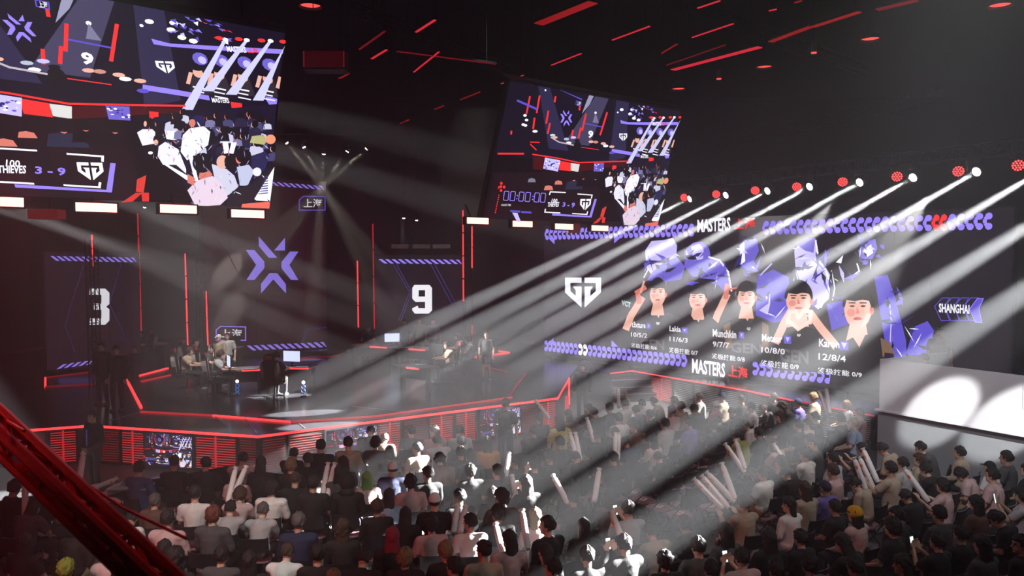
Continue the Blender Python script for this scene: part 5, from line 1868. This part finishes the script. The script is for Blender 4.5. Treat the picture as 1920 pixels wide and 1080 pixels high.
# ------------------------------------------------------------------ white cheering sticks
stick_m = M('inflated_white_film', (.82, .80, .80), .3, spec=.6)
logo_o = M('print_orange', (.85, .2, .05), .5)


def stick_mesh():
    mb = MB()
    mb.tube([(0, 0, 0), (0, 0, .015), (0, 0, .05), (0, 0, .30), (0, 0, .56), (0, 0, .60)], [.034, .036, .046, .048, .044, .030], 12)
    a = MB(); a.tube([(0, 0, .597), (0, 0, .64)], [.018, .05], 10)
    return mb.mesh('tube', stick_m), a.mesh('end_flap', stick_m)


SK, SKF = stick_mesh()
lm_ = MB()
for a0 in (0, math.pi):
    vv = [(.0492 * math.cos(a0 + a1), .0492 * math.sin(a0 + a1), z) for z in (.44, .50) for a1 in (-.45, -.15, .15, .45)]
    lm_.add(vv, [(i, i + 1, i + 5, i + 4) for i in range(3)])
    vv = [(.0487 * math.cos(a0 + a1), .0487 * math.sin(a0 + a1), z) for z in (.18, .38) for a1 in (-.12, .12)]
    lm_.add(vv, [(0, 1, 3, 2)], 1)
lm_ = lm_.mesh('printed_logo', [logo_o, M('print_lilac', (.45, .42, .62), .5)])
STK = [(1314, 912, 1356, 954), (1328, 906, 1366, 952), (1344, 906, 1378, 941), (1370, 897, 1378, 936), (1377, 853, 1397, 886), (1394, 850, 1397, 880), (1609, 866, 1626, 925), (1634, 858, 1646, 904), (1719, 898, 1741, 941), (1624, 870, 1640, 920),
       (1125, 907, 1114, 943), (1048, 919, 1066, 945), (605, 893, 604, 932), (617, 893, 614, 932), (426, 904, 427, 944), (852, 983, 850, 1003), (866, 985, 862, 1003), (934, 1022, 945, 1048), (983, 995, 990, 1030), (1084, 834, 1088, 864), (1075, 834, 1083, 864),
       (1107, 803, 1114, 830), (1158, 836, 1153, 862), (1164, 836, 1158, 862), (1012, 765, 1030, 785), (952, 876, 948, 895), (25, 935, 47, 972), (133, 878, 148, 905), (1163, 746, 1160, 764), (963, 920, 968, 934), (1470, 855, 1482, 885), (1160, 995, 1178, 1040), (440, 905, 438, 930), (1560, 745, 1556, 775), (1548, 748, 1553, 778)]
stl = []
for x0, y0, x1, y1 in STK:
    ym = (y0 + y1) / 2
    near = min(people, key=lambda a: (a['x'] - (x0 + x1) / 2) ** 2 + (a['y'] - ym) ** 2)
    Yd = (near['loc'] + Matrix.Rotation(near['rz'], 3, 'Z') @ V((0, .3, 0))).y
    if (x0, y0) == (605, 893) or (x0, y0) == (617, 893): Yd = P(610, 915, z=1.0).y
    z0 = P(x1, y1, Y=Yd)
    # tilt in the picture plane, true length .64
    t1 = P(x0, y0, Y=Yd)
    d = (t1 - z0); d.y = -.0
    L_ = d.length
    if L_ < .62: d.y = math.sqrt(max(0, .62 ** 2 - L_ ** 2)) * .6
    stl.append(dict(x=(x0 + x1) / 2, y=ym, p=z0, d=d.normalized()))
describe(stl, lambda a: 'white inflated cheering stick %s' % ('leaning left' if a['d'].x < -.25 else 'leaning right' if a['d'].x > .25 else 'held upright'))
for a in stl:
    root = empty('cheering_stick', a['label'], 'cheering stick', a['p'], 0, 'white cheering sticks')
    root.rotation_euler = a['d'].to_track_quat('Z', 'Y').to_euler()
    for nm_, me in (('tube', SK), ('end_flap', SKF), ('printed_logo', lm_)): obj(nm_, me, root)

# phones
ph_m = M('phone_body', (.02, .02, .025), .3)
ph_s = M('phone_screen_glow', (.05, .05, .05), .3, emit=(.85, .95, 1), es=1.6)
for i, a in enumerate([a for a in people if a['pose'] == 'phone']):
    p_ = POSES['phone']
    q = a['o'].matrix_basis @ V((0, .38, 1.13)) if False else a['loc'] + Matrix.Rotation(a['rz'], 3, 'Z') @ (V((.005, .40, 1.10)) * a['sc'])
    lb = 'lit phone held up by the %s' % a['label'].split(',')[0].replace('spectator', 'viewer')
    a['plabel'] = lb
    root = empty('phone', 'lit phone held ' + a['label'].split(', ')[-1] if ', ' in a['label'] else 'phone of the ' + a['label'].replace('spectator', 'viewer')[:70], 'phone', q, a['rz'], 'phones held up in the audience')
    root.rotation_euler = (R(-12), 0, a['rz'])
    MB().box((0, 0, 0), (.075, .008, .155)).build('case', ph_m, root)
    MB().box((0, -.0048, 0), (.068, .0015, .145)).build('screen', ph_s, root)
_seen = {}
for o in [o for o in COL.objects if o.get('category') == 'phone']:
    _seen.setdefault(o['label'], []).append(o)
for l_, os_ in _seen.items():
    if len(os_) > 1:
        for k, o in enumerate(sorted(os_, key=lambda t: t.location.x)): o['label'] = l_ + ', %s from the left' % ORDN[k]

# ------------------------------------------------------------------ standing people and crew
def at_head(x, y, hz_, base=0.0): q = P(x, y, z=base + hz_); return V((q.x, q.y, base))


def crew(x, y, pose, base, face, hair, hc, top, label, long_=0, trou=1, short=0, sc=1.0, skin=0, group=None):
    p_ = POSES[pose]
    q = P(x, y, z=base + p_.hd.z * sc)
    hv = Matrix.Rotation(face, 3, 'Z') @ (p_.hd * sc)
    return person(V((q.x - hv.x, q.y - hv.y, base)), face, pose, hair, hc, top, long_, sc, label, group=group, trou=trou, short=short, skin=skin)


crew(948, 758, 'stand', 0, -.2, 'short', 'black', 'd', 'security guard in dark clothes standing with his back to us before the right monitor', 0, 1, skin=1)
crew(1049, 789, 'perch', 0, .3, 'long', 'black', 'y', 'woman in a yellow top and denim with two white sticks, standing in the aisle', 0, 2, 1)
g = crew(173, 782, 'clasp', 0, math.pi - .45, 'short', 'black', 'k', 'security guard in a black suit and lanyard with clasped hands, before the left stage', 1, 1, skin=1)
MB().box((.0, .16, 1.2), (.02, .01, .34)).build('lanyard', M('lanyard_blue', (.1, .1, .4), .6, emit=(.15, .12, .5), es=.2), g)  # brightness put in as faint emission, the lanyard is no lamp
crew(252, 655, 'stand', 0, math.pi, 'short', 'black', 'k', 'dark silhouetted crew member standing at the left stage steps', 1, 1, sc=1.05, skin=1)
crew(1092, 689, 'stand', .0, math.pi - .3, 'short', 'black', 'k', 'crew member in black standing at the right corner behind the stage', 1, 1, sc=1.0, skin=1)
crew(912, 628, 'stand', ZS, math.pi - .2, 'short', 'black', 'k', 'stage host in a black T-shirt and shorts standing right of the desk', 0, 1, 1, sc=.93)
crew(786, 602, 'stand', ZS, math.pi, 'short', 'brown', 't', 'coach standing behind the middle desk, left of the pair', 0, 3, sc=1.0, group=None)
crew(812, 603, 'stand', ZS, math.pi + .3, 'short', 'brown', 'g', 'coach standing behind the middle desk, right of the pair', 0, 1)
crew(758, 604, 'stand', ZS, math.pi - .3, 'cap', 'blackcap', 'd', 'crew member in a cap with outstretched arm behind the middle desk', 0, 1)
crew(426, 631, 'stand', ZS - .1, math.pi + .2, 'short', 'auburn', 'g', 'auburn-haired referee standing below the small purple sign', 0, 1, sc=.95)
crew(410, 634, 'stand', ZS - .1, math.pi - .4, 'cap', 'white', 't', 'person in a white cap beside the auburn-haired referee', 0, 1, sc=.95)
crew(190, 650, 'stand', ZS, math.pi - .2, 'short', 'black', 'k', 'stage hand in black lit red, left of the score screen corner', 1, 1, sc=1, skin=1)
crew(218, 657, 'stand', ZS, math.pi, 'short', 'black', 'k', 'stage hand in black lit red, right of the first stage hand', 1, 1, sc=1, skin=1)
# booth operators
qb = P(1735, 655, Y=18.7)
person(V((qb.x, qb.y, 1.58 - .55)), .5, 'camera', 'crop', 'grey', 'w', 1, 1.0, 'camera operator in white leaning over the booth wall', skin=0)
qc = P(1762, 632, Y=19.5)
person(V((qc.x, qc.y, 1.58)), -.3 + math.pi, 'stand', 'short', 'black', 'm', 0, 1.0, 'bearded operator in a dark brown top behind the camera operator', skin=1, trou=1)

# ------------------------------------------------------------------ stage furniture
desk_m = M('desk_top_grey', (.22, .20, .21), .35)
desk_b = M('desk_body_black', (.012, .012, .014), .75, spec=.2)
gc_red = M('gaming_chair_red', (.45, .02, .03), .5)
gc_grey = M('gaming_chair_grey', (.30, .28, .28), .5)
scr_on = M('monitor_glow', (.1, .1, .1), .3, emit=(.62, .70, 1), es=1.5)


def desk(pts, w_, label, led=True):
    """pts: (px,py) of the desk's centre line at table height"""
    zt = ZS + .74
    a = [P(x, y, z=zt) for x, y in pts]
    c = a[0].copy(); c.z = ZS
    root = empty('player_desk', label, 'desk', loc=c)
    for i in range(len(a) - 1):
        mb = MB(); mb.bar(a[i] - c, a[i + 1] - c, w_, .045); mb.build('desktop', desk_m, root)
        if led:
            d = (a[i + 1] - a[i]).normalized(); n_ = V((-d.y, d.x, 0))
            if n_.y > 0: n_ = -n_
            mb = MB(); mb.bar(a[i].lerp(a[i + 1], .55) - c + n_ * (w_ / 2 + .012), a[i].lerp(a[i + 1], .95) - c + n_ * (w_ / 2 + .012), .03, .05); mb.build('led_strip', RED_LED, root)
        mb = MB(); q0 = a[i].lerp(a[i + 1], .05) - c; q1 = a[i].lerp(a[i + 1], .95) - c
        mb.bar(q0 - V((0, 0, .22)), q1 - V((0, 0, .22)), .05, .36); mb.build('modesty_panel', desk_b, root)
        for t in (.06, .94):
            q = a[i].lerp(a[i + 1], t) - c
            MB().box((q.x, q.y, q.z / 2 - .02), (.09, w_ * .8, q.z - .04)).build('leg', desk_b, root)
    return a


def monitor(x, y, rz, label, on=True):
    zt = ZS + .765
    q = P(x, y, z=zt + .28); q.z = zt
    root = empty('monitor', label, 'monitor', loc=q, rz=rz, group='player monitors on the stage desks')
    MB().box((0, 0, .008), (.24, .2, .014), ch=.03).build('foot', desk_b, root)
    MB().box((0, .03, .14), (.04, .03, .26)).build('neck', desk_b, root)
    MB().box((0, .01, .3), (.58, .03, .34)).build('shell', desk_b, root)
    MB().box((0, -.007, .3), (.56, .004, .32)).build('panel', scr_on if on else ph_m, root)
    kb = 0


def keyboard(x, y, rz, label):
    q = P(x, y, z=ZS + .775); q.z = ZS + .7645
    root = empty('keyboard', label, 'keyboard', loc=q, rz=rz, group='keyboards on the stage desks')
    MB().box((0, 0, .01), (.38, .14, .02)).build('deck', ph_m, root)
    mb = MB()
    for i in range(10):
        for j in range(4): mb.box((-.165 + i * .0365, -.05 + j * .033, .024), (.03, .027, .008))
    mb.build('keys', M('key_glow', (.3, .3, .3), .5, emit=(.7, .75, 1), es=.25), root, kind='stuff')


def gaming_chair(loc, rz, label):
    root = empty('gaming_chair', label, 'chair', loc, rz, 'gaming chairs on the stage')
    MB().box((0, 0, .45), (.5, .48, .1), ch=.06).build('seat', desk_b, root)
    mb = MB()
    pr = [(-.2, .5), (-.25, .75), (-.27, .95), (-.24, 1.08), (-.15, 1.14), (-.15, 1.24), (-.1, 1.32), (.1, 1.32), (.15, 1.24), (.15, 1.14), (.24, 1.08), (.27, .95), (.25, .75), (.2, .5)]
    fr_ = Frame((0, -.22, 0), (1, 0, 0), (0, -.13, 1))
    b = mb.prism(pr, fr_, -.05, .05).build('backrest', desk_b, root)
    for s_ in (-1, 1):
        MB().prism([(s_ * .2, .6), (s_ * .255, .78), (s_ * .275, .95), (s_ * .245, 1.08), (s_ * .2, 1.0), (s_ * .17, .8)], fr_, -.062, .062).build('bolster', gc_grey, root)
        MB().box((s_ * .3, -.02, .66), (.07, .28, .03), ch=.015).build('armrest', desk_b, root)
        MB().box((s_ * .3, -.02, .55), (.03, .05, .2)).build('armrest_post', desk_b, root)
    MB().prism([(-.12, 1.19), (.12, 1.19), (.1, 1.3), (-.1, 1.3)], fr_, -.065, .065).build('head_cushion', gc_red, root)
    MB().tube([(0, 0, .08), (0, 0, .42)], .03, 8).build('gas_lift', STEEL, root)
    for k in range(5):
        a = 2 * math.pi * k / 5
        l = MB().bar((0, 0, .09), (.3 * math.cos(a), .3 * math.sin(a), .07), .05, .03).build('base_arm', desk_b, root)
        MB().ell((.3 * math.cos(a), .3 * math.sin(a), .028), (.028, .028, .028), 8, 6).build('caster', desk_b, l)


def player(x, y, face, top, label, hc='black', hair='short', lng=0, clabel=''):
    o = crew(x, y, 'desk', ZS, face, hair, hc, top, label, lng, 1, group=None)
    gaming_chair(tuple(o.location), face, clabel)
    hs = MB(); p_ = POSES['desk']
    for k in (-1, 1): hs.ell(p_.hd + V((k * .092, -.005, -.005)), (.018, .035, .04), 10, 8)
    hs.tube([p_.hd + V((math.sin(t) * .098, -.01, .02 + math.cos(t) * .118)) for t in [(-90 + 20 * i) * math.pi / 180 for i in range(10)]], .009, 6)
    hs.build('headset', SHO[0] if top == 'd' else desk_b, o)
    return o


dl1 = desk([(408, 652), (452, 652)], .7, 'left team far desk under the small purple sign', False)
dl2 = desk([(400, 694), (497, 690)], .75, 'left team near desk with red lit edge')
dl3 = desk([(503, 687), (590, 688)], .7, 'desk of the player seen from behind, with a white screen')
dl4 = desk([(235, 640), (305, 645)], .6, 'small crew desk with lit gear at the left score screen', False)
dm = desk([(660, 647), (738, 650), (812, 655)], .75, 'long pale casting desk before the nine screen')
dr = desk([(752, 683), (806, 690)], .8, 'right team desk with red lit front edge')
PR = -math.pi / 2
player(356, 659, PR + .2, 't', 'left team player in a grey jersey bent toward the screen, first from the left', 'brown', clabel='black and grey gaming chair of the leftmost left team player')
player(367, 643, PR - .1, 'g', 'left team player farther back, right of the leftmost player', 'black', clabel='gaming chair of the farther left team player')
player(414, 666, PR + .25, 'g', 'left team player stretching an arm along the desk', 'brown', 'mop', clabel='black gaming chair with red cushion behind the stretching player')
player(518, 668, -.15, 'k', 'player seen from behind in a black chair before the white screen', 'brown', clabel='big black gaming chair seen from behind, centre of the stage')
player(394, 655, PR + .1, 'd', 'left team player between the two grey jerseys', 'black', clabel='gaming chair between the grey jerseys')
player(838, 648, math.pi / 2 + .3, 't', 'right team player nearest to the lit screen', 'brown', clabel='gaming chair of the right team player nearest the lit screen')
player(858, 632, math.pi / 2 + .2, 'g', 'right team player, second from the lit screen', 'black', clabel='gaming chair of the second right team player')
player(876, 638, math.pi / 2 + .1, 'g', 'right team player farthest right at the desk', 'black', clabel='gaming chair of the farthest right team player')
player(690, 617, math.pi, 'd', 'caster at the left end of the long pale desk', 'brown', clabel='gaming chair of the caster at the long desk')
player(265, 626, math.pi - .6, 'k', 'crew member at the small left desk', 'black', clabel='gaming chair of the crew member at the small left desk')
for x, y, rz, l in ((429, 678, PR + .5, 'blue lit monitor on the left team near desk'), (547, 669, -.25, 'white lit monitor in front of the player seen from behind'), (378, 660, PR, 'narrow lit monitor between the left team players'),
                    (818, 655, math.pi / 2 + 1.0, 'white lit monitor on the right team desk'), (735, 634, .3, 'thin purple lit monitor on the long desk'), (436, 639, 0, 'dark monitor on the far left desk')):
    monitor(x, y, rz, l, 'dark' not in l)
for x, y, rz, l in ((470, 692, .2, 'keyboard on the left team near desk'), (566, 688, 0, 'keyboard beside the white lit monitor'), (790, 684, .3, 'keyboard on the right team desk'), (700, 648, 0, 'keyboard at the left of the long desk'), (765, 652, 0, 'keyboard in the middle of the long desk'), (285, 643, 0, 'keyboard with a lit edge on the small left desk')):
    keyboard(x, y, rz, l)
# totems: glowing ball over linked rings
for x, y0, y1, l in ((445, 715, 742, 'left small glowing totem of blue rings with a white ball at the stage front'), (569, 717, 744, 'right small glowing totem of blue rings with a white ball at the stage front')):
    b = P(x, y1, z=ZS); t = P(x, y0, Y=b.y); h_ = t.z - ZS
    root = empty('ring_totem', l, 'totem', loc=b, group='ring totems')
    MB().tube([(0, 0, 0), (0, 0, .03)], .09, 14).build('foot', desk_b, root)
    MB().tube([(0, .03, 0), (0, .03, h_)], .012, 6).build('stem', desk_b, root)
    MB().ell((0, 0, h_), (.05, .05, .05), 12, 8).build('ball', M('totem_ball', (.8, .8, .8), .3, emit=(1, 1, 1), es=2.5), root)
    for k in range(3):
        z = h_ - .13 - k * .12
        pts = [(.055 * math.cos(2 * math.pi * i / 12), -.0, z + .055 * math.sin(2 * math.pi * i / 12)) for i in range(13)]
        MB().tube(pts, .011, 6, cap=False).build('ring', M('totem_ring_%d' % (x % 7), (.02, .05, .2), .3, emit=(.02, .16, .6) if x < 500 else (.12, .3, .4), es=.8 if x < 500 else .45), root)

# ------------------------------------------------------------------ floor clutter at the front left
pile_m = M('white_cloth', (.75, .75, .77), .7, bump=.3)
tq = P(165, 935, z=.72)
root = empty('side_table', 'low black table at the front left holding a heap of white sticks', 'table', loc=(tq.x, tq.y, 0))
MB().box((0, 0, .7), (1.5, .6, .04)).build('tabletop', desk_b, root)
for sx in (-1, 1):
    for sy in (-1, 1): MB().box((sx * .68, sy * .25, .34), (.05, .05, .68)).build('leg', desk_b, root)
for k in range(9):
    a = rnd.uniform(0, 3.1)
    root = empty('cheering_stick', 'white cheering stick in the heap on the low table, %s from the left' % ORDN[k], 'cheering stick', (tq.x - .45 + k * .11, tq.y - .1 + rnd.uniform(-.1, .12), .772 + (k % 3) * .07), 0, 'heap of sticks on the low table')
    root.rotation_euler = (R(90) - rnd.uniform(0, .15), 0, a)
    for nm_, me in (('tube', SK), ('end_flap', SKF), ('printed_logo', lm_)): obj(nm_, me, root)
for i, (x, y, w2, l) in enumerate(((100, 915, .5, 'white cloth sheet draped on the left barrier'), (245, 912, .35, 'small white sheet on the barrier by the blue shirt'))):
    q = P(x, y, z=.95)
    mb = MB()
    n_ = 10
    vs2 = [(-w2 + 2 * w2 * a / n_, -.2 + .4 * b / 4, .04 * noise.noise(V((a * .9, b * .9, i))) + .0) for b in range(5) for a in range(n_ + 1)]
    vs2 += [(v[0], v[1], v[2] - .02) for v in vs2]
    N = 5 * (n_ + 1)
    fs2 = [(b * (n_ + 1) + a, b * (n_ + 1) + a + 1, (b + 1) * (n_ + 1) + a + 1, (b + 1) * (n_ + 1) + a) for b in range(4) for a in range(n_)]
    fs2 += [tuple(N + k for k in f[::-1]) for f in fs2]
    mb.add(vs2, fs2)
    mb.build('cloth_sheet', pile_m, label=l, cat='cloth', loc=q, smooth=True)
# low barrier in front of the first row
bpts = [P(-30, 945, z=.9), P(95, 925, z=.9), P(160, 918, z=.9), P(250, 905, z=.9), P(330, 893, z=.9), P(440, 872, z=.9)]
for i in range(len(bpts) - 1):
    a = bpts[i]; b = bpts[i + 1]; c = V((a.x, a.y, 0))
    root = empty('crowd_barrier', 'low black crowd barrier before the first row, %s section from the left' % ORDN[i], 'barrier', loc=c, group='crowd barrier sections')
    d = b - a; d.z = 0
    MB().bar((0, 0, .88), d * .97 + V((0, 0, .88)), .06, .05).build('top_rail', desk_b, root)
    MB().bar(d * .03 + V((0, 0, .45)), d * .94 + V((0, 0, .45)), .03, .8).build('panel', desk_b, root)
    for t in (.03, .94): MB().box((d.x * t, d.y * t, .02), (.5, .3, .04)).build('foot', desk_b, root)
